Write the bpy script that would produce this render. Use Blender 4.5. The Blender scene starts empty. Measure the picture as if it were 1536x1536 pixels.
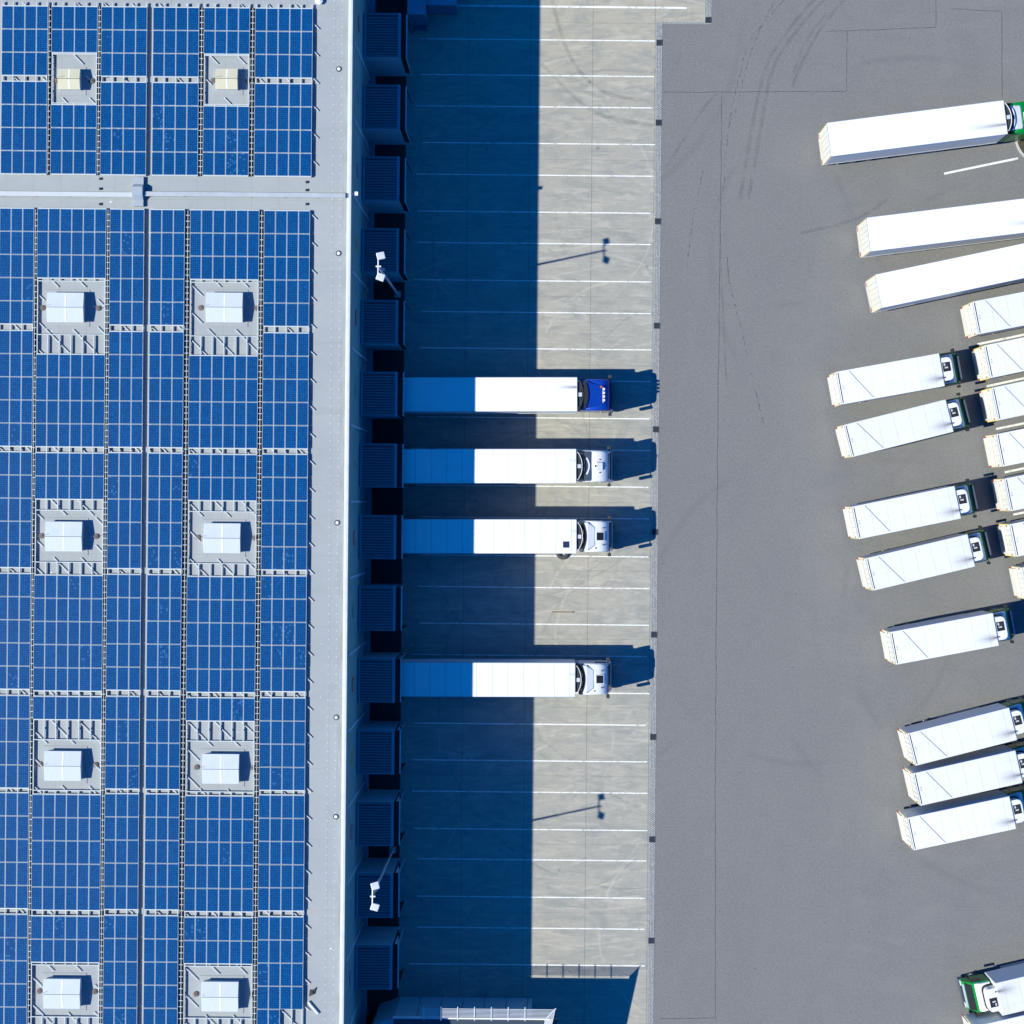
import bpy, math, random
from mathutils import Vector
R = math.radians
random.seed(7)
scene = bpy.context.scene
COL = scene.collection

# ---------------------------------------------------------------- camera model
CAM_H, FPX, NU, NV = 118.0, 2234.0, 815.0, 755.0
PHI = R(0.52)
def W(u, v, z=0.0):
    """plan position of a point of the aerial photo that stands at height z"""
    k = (CAM_H - z) / FPX
    a, b = (u - NU) * k, -(v - NV) * k
    return (a*math.cos(PHI) - b*math.sin(PHI), a*math.sin(PHI) + b*math.cos(PHI))
def X(u, v=755, z=0.0): return W(u, v, z)[0]
def Y(v, u=815, z=0.0): return W(u, v, z)[1]

# ---------------------------------------------------------------- node helper
class NT:
    def __init__(s, name):
        s.m = bpy.data.materials.new(name); s.m.use_nodes = True
        s.t = s.m.node_tree; s.t.nodes.clear()
        s.out = s.t.nodes.new('ShaderNodeOutputMaterial')
    def n(s, typ, **kw):
        nd = s.t.nodes.new(typ)
        for k, v in kw.items(): setattr(nd, k, v)
        return nd
    def link(s, a, b): s.t.links.new(a, b)
    def put(s, sock, v):
        if hasattr(v, 'links') or hasattr(v, 'is_output'): s.link(v, sock)
        else: sock.default_value = v
    def math(s, op, a, b=0.0, c=None, clamp=False):
        nd = s.n('ShaderNodeMath', operation=op, use_clamp=clamp)
        s.put(nd.inputs[0], a); s.put(nd.inputs[1], b)
        if c is not None: s.put(nd.inputs[2], c)
        return nd.outputs[0]
    def pos(s, obj=False):
        if obj: o = s.n('ShaderNodeTexCoord').outputs['Object']
        else: o = s.n('ShaderNodeNewGeometry').outputs['Position']
        return o
    def sep(s, v):
        nd = s.n('ShaderNodeSeparateXYZ'); s.link(v, nd.inputs[0]); return nd.outputs
    def noise(s, vec, scale, detail=3.0, rough=0.55, dist=0.0, w=None):
        nd = s.n('ShaderNodeTexNoise')
        s.link(vec, nd.inputs['Vector']); nd.inputs['Scale'].default_value = scale
        nd.inputs['Detail'].default_value = detail; nd.inputs['Roughness'].default_value = rough
        nd.inputs['Distortion'].default_value = dist
        return nd.outputs['Fac']
    def scalev(s, vec, sc, rot=(0, 0, 0)):
        nd = s.n('ShaderNodeMapping'); s.link(vec, nd.inputs[0])
        nd.inputs['Scale'].default_value = sc; nd.inputs['Rotation'].default_value = rot
        return nd.outputs[0]
    def ramp(s, v, lo, hi, a=0.0, b=1.0):
        nd = s.n('ShaderNodeMapRange', clamp=True); s.put(nd.inputs[0], v)
        for i, q in enumerate((lo, hi, a, b)): s.put(nd.inputs[i+1], q)
        return nd.outputs[0]
    def mix(s, f, a, b, blend='MIX'):
        nd = s.n('ShaderNodeMix', data_type='RGBA', blend_type=blend)
        s.put(nd.inputs[0], f)
        for i, q in ((6, a), (7, b)):
            if isinstance(q, tuple): nd.inputs[i].default_value = (*q[:3], 1)
            else: s.link(q, nd.inputs[i])
        return nd.outputs[2]
    def band(s, v, centre, half, soft):
        """1 within half of centre, fading over soft"""
        d = s.math('ABSOLUTE', s.math('SUBTRACT', v, centre))
        return s.ramp(d, half, half + soft, 1.0, 0.0)
    def periodic(s, v, period, offset, half, soft):
        t = s.math('PINGPONG', s.math('SUBTRACT', v, offset), period/2)
        return s.ramp(t, half, half + soft, 1.0, 0.0)
    def finish(s, col, rough=0.8, metal=0.0, bump=None, bstr=0.3, bdist=0.02, spec=0.5):
        b = s.n('ShaderNodeBsdfPrincipled')
        if isinstance(col, tuple): b.inputs['Base Color'].default_value = (*col[:3], 1)
        else: s.link(col, b.inputs['Base Color'])
        s.put(b.inputs['Roughness'], rough); s.put(b.inputs['Metallic'], metal)
        b.inputs['Specular IOR Level'].default_value = spec
        if bump is not None:
            bp = s.n('ShaderNodeBump'); s.link(bump, bp.inputs['Height'])
            bp.inputs['Strength'].default_value = bstr; bp.inputs['Distance'].default_value = bdist
            s.link(bp.outputs[0], b.inputs['Normal'])
        s.link(b.outputs[0], s.out.inputs[0]); s.b = b
        return s.m

MATS = {}
def plain(name, col, rough=0.6, metal=0.0, var=0.12, scale=1.5, spec=0.5):
    """painted / plain surface with a little dirt and tone variation"""
    if name in MATS: return MATS[name]
    t = NT(name); p = t.pos(True)
    n = t.noise(p, scale, 4, 0.6); n2 = t.noise(p, scale*9, 2, 0.5)
    f = t.math('ADD', t.math('MULTIPLY', n, 0.7), t.math('MULTIPLY', n2, 0.3))
    f = t.ramp(f, 0.35, 0.65)
    oi = t.n('ShaderNodeObjectInfo').outputs['Random']
    lo = tuple(c*(1-var) for c in col); hi = tuple(min(1, c*(1+var*0.5)) for c in col)
    c = t.mix(f, lo, hi)
    c = t.mix(t.ramp(oi, 0, 1, 0, 0.8), c, tuple(q*(1-var) for q in col))
    st = t.noise(t.scalev(p, (3.2, .5, .5)), 1.7, 3, 0.6)
    c = t.mix(t.ramp(st, .56, .72, 0, min(.6, var*2.5)), c, tuple(q*.6 for q in col))
    MATS[name] = t.finish(c, t.ramp(n2, 0.3, 0.7, max(0.03, rough-0.06), min(1, rough+0.06)), metal, spec=spec)
    return MATS[name]

# ---------------------------------------------------------------- big surfaces
def concrete_mat():
    t = NT('concrete_apron'); p = t.pos(); x, y, z = t.sep(p)
    big = t.noise(p, 0.10, 3, 0.5, 0.6); mid = t.noise(t.scalev(p, (0.8, 1.0, 1)), 0.5, 5, 0.66, 0.8)
    fine = t.noise(p, 3.2, 4, 0.75); grit = t.noise(p, 7, 2, 0.7)
    c = t.mix(t.ramp(mid, 0.34, 0.68), (0.270, 0.270, 0.248), (0.358, 0.338, 0.292))
    c = t.mix(t.ramp(big, 0.35, 0.7, 0, 0.55), c, (0.38, 0.345, 0.285))
    c = t.mix(t.ramp(y, 28, 37, 0, 0.5), c, (0.41, 0.36, 0.26))
    c = t.mix(t.ramp(fine, 0.35, 0.7, 0.0, 0.28), c, (0.24, 0.245, 0.23))
    c = t.mix(t.ramp(grit, 0.4, 0.66, 0.0, 0.22), c, (0.42, 0.40, 0.35))
    rnd = random.Random(12)
    # long scrub marks left by turning tyres: arcs of big circles
    brk = [t.ramp(t.noise(t.scalev(p, (1, 1, 1), (0, 0, q*0.9)), 0.17 + 0.02*q, 2), 0.45, 0.56) for q in range(3)]
    for i in range(34):
        cy = rnd.uniform(-40, 40); side = rnd.choice((-1, 1)); rad = rnd.choice((7, 9, 11, 14, 18, 26))*rnd.uniform(0.85, 1.15)
        cx = rnd.uniform(-5, 14); cy0 = cy + side*rad*0.8
        d = t.math('SQRT', t.math('ADD', t.math('POWER', t.math('SUBTRACT', x, cx), 2.0), t.math('POWER', t.math('SUBTRACT', y, cy0), 2.0)))
        ring = t.band(t.math('ADD', d, t.math('MULTIPLY', mid, 0.5)), rad, 0.03, 0.10)
        br = brk[i % 3]
        f = t.math('MULTIPLY', t.math('MULTIPLY', ring, br), rnd.uniform(0.3, 0.65))
        dark = rnd.random() < 0.45
        c = t.mix(f, c, (0.20, 0.21, 0.20) if dark else (0.46, 0.43, 0.36))
    # fine irregular scuffs in two crossing directions
    for a_, lo_ in ((0.5, 0.56), (-0.9, 0.57), (1.35, 0.58)):
        sc = t.noise(t.scalev(p, (0.55, 3.2, 1), (0, 0, a_)), 0.9, 3, 0.6, 0.9)
        c = t.mix(t.ramp(sc, lo_, lo_+.10, 0, 0.30), c, (0.20, 0.21, 0.205) if a_ > 0.6 else (0.44, 0.42, 0.36))
    # scuffed smears
    sm = t.noise(t.scalev(p, (0.6, 1.3, 1), (0, 0, 0.5)), 0.45, 4, 0.62, 1.8)
    c = t.mix(t.ramp(sm, 0.47, 0.66, 0, 0.62), c, (0.225, 0.235, 0.225))
    sm2 = t.noise(t.scalev(p, (0.3, 1.4, 1), (0, 0, -0.8)), 0.9, 3, 0.6, 2.0)
    c = t.mix(t.ramp(sm2, 0.54, 0.68, 0, 0.6), c, (0.44, 0.41, 0.35))
    # expansion joints
    jx = t.periodic(x, 4.93, X(889, 100), 0.014, 0.02)
    jy = t.periodic(y, 5.425, Y(240, 900), 0.010, 0.018)
    c = t.mix(t.math('MULTIPLY', jx, 0.55), c, (0.10, 0.10, 0.10))
    c = t.mix(t.math('MULTIPLY', jy, 0.38), c, (0.12, 0.12, 0.11))
    # oil spots
    v = t.n('ShaderNodeTexVoronoi'); t.link(p, v.inputs[0]); v.inputs['Scale'].default_value = 0.33
    sp = t.ramp(v.outputs['Distance'], 0.02, 0.06, 1, 0)
    c = t.mix(t.math('MULTIPLY', sp, 0.5), c, (0.1, 0.1, 0.1))
    return t.finish(c, 0.85, bump=fine, bstr=0.15)

def asphalt_mat():
    t = NT('asphalt'); p = t.pos(); x, y, z = t.sep(p)
    big = t.noise(p, 0.05, 4, 0.6, 0.5); mid = t.noise(t.scalev(p, (1, .35, 1)), 0.35, 5, 0.7, 0.6)
    grit = t.noise(p, 4.5, 4, 0.8); g2 = t.noise(p, 8, 2, 0.7)
    mot = t.noise(p, 0.9, 4, 0.7, 0.5)
    xs = X(1078, 800)
    lft = t.ramp(x, xs - 0.05, xs + 0.05, 1, 0)
    base = t.mix(lft, (0.174, 0.173, 0.170), (0.171, 0.167, 0.172))
    c = t.mix(t.ramp(big, 0.35, 0.65, 0, 0.6), base, (0.188, 0.184, 0.178))
    c = t.mix(t.ramp(mid, 0.4, 0.66, 0, 0.55), c, (0.150, 0.155, 0.158))
    c = t.mix(t.ramp(mot, 0.40, 0.68, 0, 0.30), c, (0.145, 0.146, 0.152))
    c = t.mix(t.ramp(grit, 0.36, 0.66, 0, 0.42), c, (0.112, 0.110, 0.115))
    c = t.mix(t.ramp(g2, 0.47, 0.68, 0, 0.45), c, (0.255, 0.245, 0.24))
    # trodden, slightly dirty patches around the parked lorries
    dirt = t.noise(t.scalev(p, (1, 2.2, 1), (0, 0, -0.2)), 0.28, 4, 0.6, 0.8)
    near = t.ramp(x, 17, 25)
    c = t.mix(t.math('MULTIPLY', near, t.ramp(dirt, 0.5, 0.72, 0, 0.35)), c, (0.212, 0.203, 0.197))
    rnd = random.Random(5)
    brk = [t.ramp(t.noise(t.scalev(p, (1, 1, 1), (0, 0, q*0.9)), 0.12, 2), 0.50, 0.60) for q in range(2)]
    for i in range(10):
        rad = rnd.choice((12, 16, 22, 30, 45)); a = rnd.uniform(0, 6.28)
        cx, cy = rnd.uniform(8, 34), rnd.uniform(-38, 40)
        d = t.math('SQRT', t.math('ADD', t.math('POWER', t.math('SUBTRACT', x, cx + rad*math.cos(a)), 2.0), t.math('POWER', t.math('SUBTRACT', y, cy + rad*math.sin(a)), 2.0)))
        ring = t.band(d, rad, 0.10, 0.25)
        br = brk[i % 2]
        c = t.mix(t.math('MULTIPLY', t.math('MULTIPLY', ring, br), 0.2), c, (0.10, 0.10, 0.105))
    v = t.n('ShaderNodeTexVoronoi'); t.link(p, v.inputs[0]); v.inputs['Scale'].default_value = 0.45
    sp = t.ramp(v.outputs['Distance'], 0.02, 0.05, 1, 0)
    c = t.mix(t.math('MULTIPLY', sp, 0.45), c, (0.07, 0.07, 0.075))
    return t.finish(c, 0.88, bump=grit, bstr=0.2)

def membrane_mat():
    t = NT('roof_membrane'); p = t.pos(); x, y, z = t.sep(p)
    big = t.noise(p, 0.18, 4, 0.6, 0.4); fine = t.noise(p, 2.5, 5, 0.7); gr = t.noise(p, 16, 2, 0.6)
    c = t.mix(t.ramp(big, 0.35, 0.68), (0.300, 0.322, 0.335), (0.340, 0.358, 0.365))
    c = t.mix(t.ramp(fine, 0.42, 0.72, 0, 0.4), c, (0.29, 0.295, 0.30))
    c = t.mix(t.ramp(gr, 0.4, 0.7, 0, 0.15), c, (0.42, 0.42, 0.42))
    # grime washed towards the parapet
    e = t.ramp(x, X(505, 755, 11), X(514, 755, 11))
    c = t.mix(t.math('MULTIPLY', e, t.ramp(t.noise(t.scalev(p, (3, .5, 1)), 0.8, 4), 0.45, 0.65, 0, 0.6)), c, (0.22, 0.22, 0.21))
    pud = t.noise(p, 0.30, 5, 0.65, 1.2)
    c = t.mix(t.band(pud, 0.56, 0.004, 0.012), c, (0.27, 0.275, 0.27)) if False else t.mix(t.ramp(pud, 0.56, 0.66, 0, 0.30), c, (0.27, 0.28, 0.285))
    # sheet laps
    c = t.mix(t.math('MULTIPLY', t.periodic(y, 5.1, 1.2, 0.015, 0.03), 0.30), c, (0.24, 0.25, 0.26))
    c = t.mix(t.math('MULTIPLY', t.periodic(x, 1.96, 0.4, 0.012, 0.02), 0.32), c, (0.20, 0.205, 0.21))
    # fastener plates in rows along the eastern strip
    strip = t.math('MULTIPLY', t.ramp(x, X(483, 755, 11), X(484, 755, 11)), t.ramp(x, X(507, 755, 11), X(508, 755, 11), 1, 0))
    px = t.math('PINGPONG', t.math('SUBTRACT', x, X(482.5, 755, 11)), 0.29)
    py = t.math('PINGPONG', y, 0.31)
    d = t.math('SQRT', t.math('ADD', t.math('POWER', px, 2.0), t.math('POWER', py, 2.0)))
    c = t.mix(t.math('MULTIPLY', t.math('MULTIPLY', t.ramp(d, 0.025, 0.045, 1, 0), strip), 0.75), c, (0.72, 0.72, 0.72))
    v = t.n('ShaderNodeTexVoronoi'); t.link(p, v.inputs[0]); v.inputs['Scale'].default_value = 0.55
    c = t.mix(t.math('MULTIPLY', t.ramp(v.outputs['Distance'], 0.03, 0.05, 1, 0), 0.75), c, (0.7, 0.7, 0.7))
    return t.finish(c, 0.75)

def cladding_mat():
    t = NT('wall_cladding'); p = t.pos(); x, y, z = t.sep(p)
    g = t.periodic(z, 1.0, 0.0, 0.02, 0.02)
    n = t.noise(p, 0.7, 3)
    c = t.mix(t.ramp(n, .35, .65), (0.14, 0.36, 0.38), (0.17, 0.40, 0.42))
    c = t.mix(t.math('MULTIPLY', g, 0.6), c, (0.12, 0.14, 0.15))
    return t.finish(c, 0.45)

def cobble_mat():
    t = NT('granite_setts'); p = t.pos()
    b = t.n('ShaderNodeTexBrick'); t.link(t.scalev(p, (1, 1, 1), (0, 0, R(90))), b.inputs['Vector'])
    b.inputs['Scale'].default_value = 1.0; b.inputs['Brick Width'].default_value = 0.16
    b.inputs['Row Height'].default_value = 0.118; b.inputs['Mortar Size'].default_value = 0.022
    b.inputs['Mortar Smooth'].default_value = 0.3
    b.inputs['Color1'].default_value = (0.44, 0.46, 0.46, 1); b.inputs['Color2'].default_value = (0.27, 0.29, 0.31, 1)
    b.inputs['Mortar'].default_value = (0.12, 0.12, 0.12, 1)
    n = t.noise(p, 5, 3)
    c = t.mix(t.ramp(n, .35, .7, 0, .5), b.outputs[0], (0.22, 0.22, 0.21))
    return t.finish(c, 0.8, bump=b.outputs['Fac'], bstr=-0.4)

def panel_mat():
    """polycrystalline cells: object coordinates run 0..1 m over the module"""
    t = NT('solar_cells'); p = t.pos(True); x, y, z = t.sep(p)
    oi = t.n('ShaderNodeObjectInfo').outputs['Random']
    cw, ch = 0.806/6, 1.63/12
    gx = t.periodic(x, cw, 0.0, 0.009, 0.014); gy = t.periodic(y, ch, 0.0, 0.009, 0.014)
    g = t.math('MAXIMUM', gx, gy)
    # per-cell tone
    cv = t.n('ShaderNodeCombineXYZ')
    t.link(t.math('FLOOR', t.math('DIVIDE', x, cw)), cv.inputs[0]); t.link(t.math('FLOOR', t.math('DIVIDE', y, ch)), cv.inputs[1])
    t.link(t.math('MULTIPLY', oi, 91.7), cv.inputs[2])
    wn = t.n('ShaderNodeTexWhiteNoise'); t.link(cv.outputs[0], wn.inputs['Vector'])
    cell = wn.outputs['Value']
    c = t.mix(t.ramp(cell, 0, 1), (0.0, 0.064, 0.215), (0.0, 0.104, 0.31))
    c = t.mix(t.ramp(oi, 0, 1, 0, 0.45), c, (0.0, 0.066, 0.20))
    c = t.mix(t.math('MULTIPLY', g, 0.85), c, (0.0, 0.018, 0.09))
    # a few modules with glints painted into the cell colour as light dots
    sel = t.math('GREATER_THAN', oi, 0.955)
    glint = t.math('MULTIPLY', sel, t.math('GREATER_THAN', cell, 0.88))
    glint = t.math('MULTIPLY', glint, t.ramp(t.math('SQRT', t.math('ADD', t.math('POWER', t.math('SUBTRACT', t.math('PINGPONG', x, cw/2), cw/4), 2.0), t.math('POWER', t.math('SUBTRACT', t.math('PINGPONG', y, ch/2), ch/4), 2.0))), 0.022, 0.03, 1, 0))
    c = t.mix(t.math('MULTIPLY', glint, 0.35), c, (0.12, 0.36, 0.75))
    # dust film
    gp = t.pos()
    du = t.ramp(t.noise(gp, 0.09, 3, 0.6), 0.35, 0.7, 0.0, 0.012)
    c = t.mix(du, c, (0.35, 0.4, 0.45))
    return t.finish(c, 0.27, spec=0.45)

def body_mat(name, col, seam=True, stain=None, soot=0.9, length=13.6, seamstr=0.65):
    """vehicle box body; seams and soot only on the roof, in the body's own coordinates"""
    t = NT(name); p = t.pos(True); x, y, z = t.sep(p)
    nz = t.sep(t.n('ShaderNodeNewGeometry').outputs['Normal'])[2]
    up = t.math('GREATER_THAN', nz, 0.9)
    n = t.noise(p, 1.1, 4, 0.6)
    c = t.mix(t.ramp(n, .4, .75, 0, 0.6), col, tuple(q*0.90 for q in col))
    oi = t.n('ShaderNodeObjectInfo').outputs['Random']
    c = t.mix(t.ramp(oi, 0, 1, 0, .6), c, tuple(q*.86 for q in col))
    st = t.noise(t.scalev(p, (.25, 3.5, 1)), 1.3, 4, 0.65)
    c = t.mix(t.ramp(st, .54, .72, 0, .35), c, tuple(q*.72 for q in col))
    if seam:
        s_ = t.math('MULTIPLY', t.periodic(x, seam, 0.1, 0.010, 0.02), up)
        c = t.mix(t.math('MULTIPLY', s_, seamstr), c, (0.30, 0.31, 0.33))
    if stain:
        sx, sy, L, wd = stain
        dx = t.math('SUBTRACT', sx, x)
        w_ = t.math('ADD', 0.12, t.math('MULTIPLY', dx, wd))
        dy = t.math('DIVIDE', t.math('ABSOLUTE', t.math('SUBTRACT', y, sy)), w_)
        f = t.math('MULTIPLY', t.ramp(dy, 0.0, 1.6, 1, 0), t.ramp(dx, 0, L, 1, 0))
        f = t.math('MULTIPLY', f, t.math('GREATER_THAN', dx, 0.0))
        f = t.math('POWER', f, 1.7)
        f = t.math('MULTIPLY', t.math('MULTIPLY', f, up), soot)
        c = t.mix(f, c, (0.03, 0.035, 0.04))
        haze = t.math('MULTIPLY', t.math('MULTIPLY', t.ramp(x, length-1.8, length), up), 0.10)
        c = t.mix(haze, c, (0.3, 0.3, 0.32))
    return t.finish(c, 0.35)

def grass_mat():
    t = NT('grass_blades'); p = t.pos(); n = t.noise(p, 3, 3)
    return t.finish(t.mix(t.ramp(n, .35, .65), (0.04, 0.075, 0.015), (0.10, 0.12, 0.04)), 0.7)

def paint_mat():
    t = NT('worn_white_paint'); p = t.pos()
    n = t.noise(p, 2.2, 5, 0.75); n2 = t.noise(p, 0.35, 2)
    f = t.math('MULTIPLY', t.ramp(n, 0.50, 0.62, 0, 0.85), t.ramp(n2, 0.36, 0.52))
    return t.finish(t.mix(f, (0.74, 0.74, 0.72), (0.36, 0.35, 0.31)), 0.7)

def mark_mat(name, col, amount, sc=3.0, lo=0.42, hi=0.60):
    """thin worn mark: only partly covers what lies under it"""
    t = NT(name); p = t.pos(); n = t.noise(p, sc, 4, 0.6)
    b = t.n('ShaderNodeBsdfPrincipled'); b.inputs['Base Color'].default_value = (*col, 1); b.inputs['Roughness'].default_value = 0.9
    tr = t.n('ShaderNodeBsdfTransparent'); mx = t.n('ShaderNodeMixShader')
    t.link(t.ramp(n, lo, hi, 0.0, amount), mx.inputs[0]); t.link(tr.outputs[0], mx.inputs[1]); t.link(b.outputs[0], mx.inputs[2])
    t.link(mx.outputs[0], t.out.inputs[0]); return t.m

M_CONC, M_ASPH, M_ROOF, M_CLAD, M_SETT, M_CELL = concrete_mat(), asphalt_mat(), membrane_mat(), cladding_mat(), cobble_mat(), panel_mat()
M_PAINT, M_GRASS = paint_mat(), grass_mat()
M_ALU = plain('brushed_aluminium', (0.62, 0.63, 0.65), 0.45, 0.0, 0.10)
M_PFRAME = plain('module_frame', (0.54, 0.59, 0.60), 0.45, 0.0, 0.08)
M_GALV = plain('galvanised_steel', (0.52, 0.54, 0.56), 0.5, 0.0, 0.15)
M_WHITE = plain('white_metal', (0.82, 0.82, 0.82), 0.45)
M_PARA = plain('parapet_paint', (0.55, 0.58, 0.58), 0.5)
M_GREYW = plain('pale_grey_metal', (0.55, 0.57, 0.60), 0.5)
M_SKYL = plain('skylight_acrylic', (0.58, 0.62, 0.65), 0.3, 0, 0.05)
M_CREAM = plain('yellowed_acrylic', (0.60, 0.56, 0.40), 0.35, 0, 0.06)
M_BLACK = plain('black_rubber', (0.012, 0.012, 0.013), 0.8)
M_DARK = plain('dark_steel', (0.035, 0.037, 0.04), 0.6)
M_GLASS = plain('tinted_glass', (0.015, 0.018, 0.022), 0.08)
M_STONE = plain('weathered_concrete', (0.17, 0.13, 0.11), 0.9, 0, 0.3, 6)
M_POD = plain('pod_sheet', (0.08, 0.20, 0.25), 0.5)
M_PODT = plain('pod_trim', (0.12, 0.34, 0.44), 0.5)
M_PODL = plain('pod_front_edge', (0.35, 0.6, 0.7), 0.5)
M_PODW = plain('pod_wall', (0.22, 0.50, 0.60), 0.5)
M_TYRE = plain('tyre_rubber', (0.02, 0.02, 0.021), 0.85)
M_RIM = plain('wheel_rim', (0.35, 0.36, 0.38), 0.45, 0.5)
M_BLUE = plain('blue_cab_paint', (0.005, 0.05, 0.36), 0.25)
M_WCAB = plain('white_cab_paint', (0.74, 0.75, 0.76), 0.3, 0, 0.06)
M_GREEN = plain('green_cab_paint', (0.0, 0.22, 0.035), 0.3)
M_SLATE = plain('slate_panel', (0.05, 0.07, 0.10), 0.4)
M_DOOR = plain('cream_door', (0.66, 0.64, 0.57), 0.4)
M_ORANGE = plain('amber_marking', (0.62, 0.46, 0.20), 0.5)
M_YELL = plain('yellow_marking', (0.82, 0.62, 0.05), 0.5)
M_RED = plain('red_lens', (0.32, 0.04, 0.035), 0.35)
M_LAMP = plain('lamp_lens', (0.75, 0.77, 0.80), 0.15)
M_GAPSHADE = plain('gap_shade', (0.055, 0.055, 0.06), 0.95, 0, 0.4, 5)
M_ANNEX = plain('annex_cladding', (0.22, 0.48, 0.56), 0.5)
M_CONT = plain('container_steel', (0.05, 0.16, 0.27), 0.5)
M_WOOD = plain('old_timber', (0.22, 0.13, 0.06), 0.85)
M_TRIM = plain('roof_edge_trim', (0.36, 0.42, 0.52), 0.4)

# ---------------------------------------------------------------- mesh helper
class MB:
    def __init__(s): s.v, s.f, s.mi, s.ms = [], [], [], []
    def mat(s, m):
        if m not in s.ms: s.ms.append(m)
        return s.ms.index(m)
    def face(s, idx, m): s.f.append(idx); s.mi.append(s.mat(m))
    def box(s, x0, y0, z0, x1, y1, z1, m, top=None, rz=None):
        b = len(s.v)
        if x0 > x1: x0, x1 = x1, x0
        if y0 > y1: y0, y1 = y1, y0
        P = [(x0,y0,z0),(x1,y0,z0),(x1,y1,z0),(x0,y1,z0),(x0,y0,z1),(x1,y0,z1),(x1,y1,z1),(x0,y1,z1)]
        if rz:
            cx, cy = (x0+x1)/2, (y0+y1)/2; c, n = math.cos(rz), math.sin(rz)
            P = [(cx+(a-cx)*c-(d-cy)*n, cy+(a-cx)*n+(d-cy)*c, e) for a, d, e in P]
        s.v += P
        for i, q in enumerate([(3,2,1,0),(4,5,6,7),(0,1,5,4),(1,2,6,5),(2,3,7,6),(3,0,4,7)]):
            s.face([b+k for k in q], top if (top and i == 1) else m)
        return s
    def prism(s, pts, z0, z1, m, top=None):
        b, n = len(s.v), len(pts)
        s.v += [(x, y, z0) for x, y in pts] + [(x, y, z1) for x, y in pts]
        s.face([b+n-1-i for i in range(n)], m); s.face([b+n+i for i in range(n)], top or m)
        for i in range(n): j = (i+1) % n; s.face([b+i, b+j, b+n+j, b+n+i], m)
        return s
    def loft(s, rings, m, caps=True):
        b, n = len(s.v), len(rings[0])
        for r in rings: s.v += r
        for k in range(len(rings)-1):
            for i in range(n):
                j = (i+1) % n
                s.face([b+k*n+i, b+k*n+j, b+(k+1)*n+j, b+(k+1)*n+i], m)
        if caps:
            s.face([b+n-1-i for i in range(n)], m); s.face([b+(len(rings)-1)*n+i for i in range(n)], m)
        return s
    def tube(s, p, q, r, m, n=8, r2=None):
        p, q = Vector(p), Vector(q); d = (q-p).normalized()
        a = d.orthogonal().normalized(); c = d.cross(a); r2 = r if r2 is None else r2
        ring = lambda o, rr: [tuple(o + rr*(math.cos(2*math.pi*i/n)*a + math.sin(2*math.pi*i/n)*c)) for i in range(n)]
        return s.loft([ring(p, r), ring(q, r2)], m)
    def quad(s, P, m):
        b = len(s.v); s.v += P; s.face([b+i for i in range(len(P))], m); return s
    def strip(s, pts, w, z, m, th=None):
        """flat ribbon along a polyline"""
        for i in range(len(pts)-1):
            (x0, y0), (x1, y1) = pts[i], pts[i+1]; L = math.hypot(x1-x0, y1-y0) or 1
            nx, ny = -(y1-y0)/L*w/2, (x1-x0)/L*w/2
            s.quad([(x0-nx, y0-ny, z), (x1-nx, y1-ny, z), (x1+nx, y1+ny, z), (x0+nx, y0+ny, z)], m)
        return s
    def mesh(s, name):
        me = bpy.data.meshes.new(name); me.from_pydata(s.v, [], s.f)
        for m in s.ms: me.materials.append(m)
        me.polygons.foreach_set('material_index', s.mi); me.update()
        return me
    def build(s, name, parent=None, loc=(0, 0, 0), bevel=0, smooth=False):
        o = bpy.data.objects.new(name, s.mesh(name)); COL.objects.link(o); o.location = loc
        if parent: o.parent = parent
        if bevel:
            b = o.modifiers.new('bevel', 'BEVEL'); b.width = bevel; b.segments = 2; b.limit_method = 'ANGLE'; b.angle_limit = R(35)
        if smooth:
            for p in o.data.polygons: p.use_smooth = True
        return o

def tag(o, label=None, cat=None, group=None, kind=None):
    if label: o['label'] = label
    if cat: o['category'] = cat
    if group: o['group'] = group
    if kind: o['kind'] = kind
    return o
def empty(name, loc=(0, 0, 0), rz=0, label=None, cat=None, group=None):
    o = bpy.data.objects.new(name, None); COL.objects.link(o); o.location = loc; o.rotation_euler = (0, 0, rz)
    o.empty_display_size = 0.3
    return tag(o, label, cat, group)
def copy_tree(o, parent=None):
    c = o.copy(); COL.objects.link(c)
    if parent: c.parent = parent
    for ch in list(KIDS(o)): copy_tree(ch, c)
    return c
def KIDS(o): return [q for q in bpy.data.objects if q.parent == o]

# ---------------------------------------------------------------- ground
g = MB(); g.quad([(-900,-900,0),(900,-900,0),(900,900,0),(-900,900,0)], M_ASPH)
tag(g.build('ground'), 'grey worn asphalt yard', 'ground', kind='structure')
WX = -13.98                                        # the warehouse's east wall
xr = X(984.5, 60); xr2 = X(1058, 10); yt = Y(33, 1020)
c = MB(); c.quad([(WX, -62, .004), (xr, -62, .004), (xr, yt, .004), (WX, yt, .004)], M_CONC)
c.quad([(WX, yt, .004), (xr2, yt, .004), (xr2, 60, .004), (WX, 60, .004)], M_CONC)
tag(c.build('concrete_apron'), 'pale concrete loading apron in front of the docks', 'pavement', kind='structure')
gw = 0.49
c = MB(); z = .008
c.quad([(xr, -62, z), (xr+gw, -62, z), (xr+gw, yt, z), (xr, yt, z)], M_SETT)
c.quad([(xr+gw, yt-.16, z), (xr2, yt-.16, z), (xr2, yt, z), (xr+gw, yt, z)], M_SETT)
c.quad([(xr2, yt-.16, z), (xr2+gw, yt-.16, z), (xr2+gw, 60, z), (xr2, 60, z)], M_SETT)
tag(c.build('paved_gutter'), 'gutter strip of small grey setts beside the apron', 'gutter', kind='structure')
c = MB(); c.quad([(WX, -62, .008), (X(604), -62, .008), (X(604), 60, .008), (WX, 60, .008)], M_GAPSHADE)  # near-black sheet paints the deep shade between the dock houses
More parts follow.
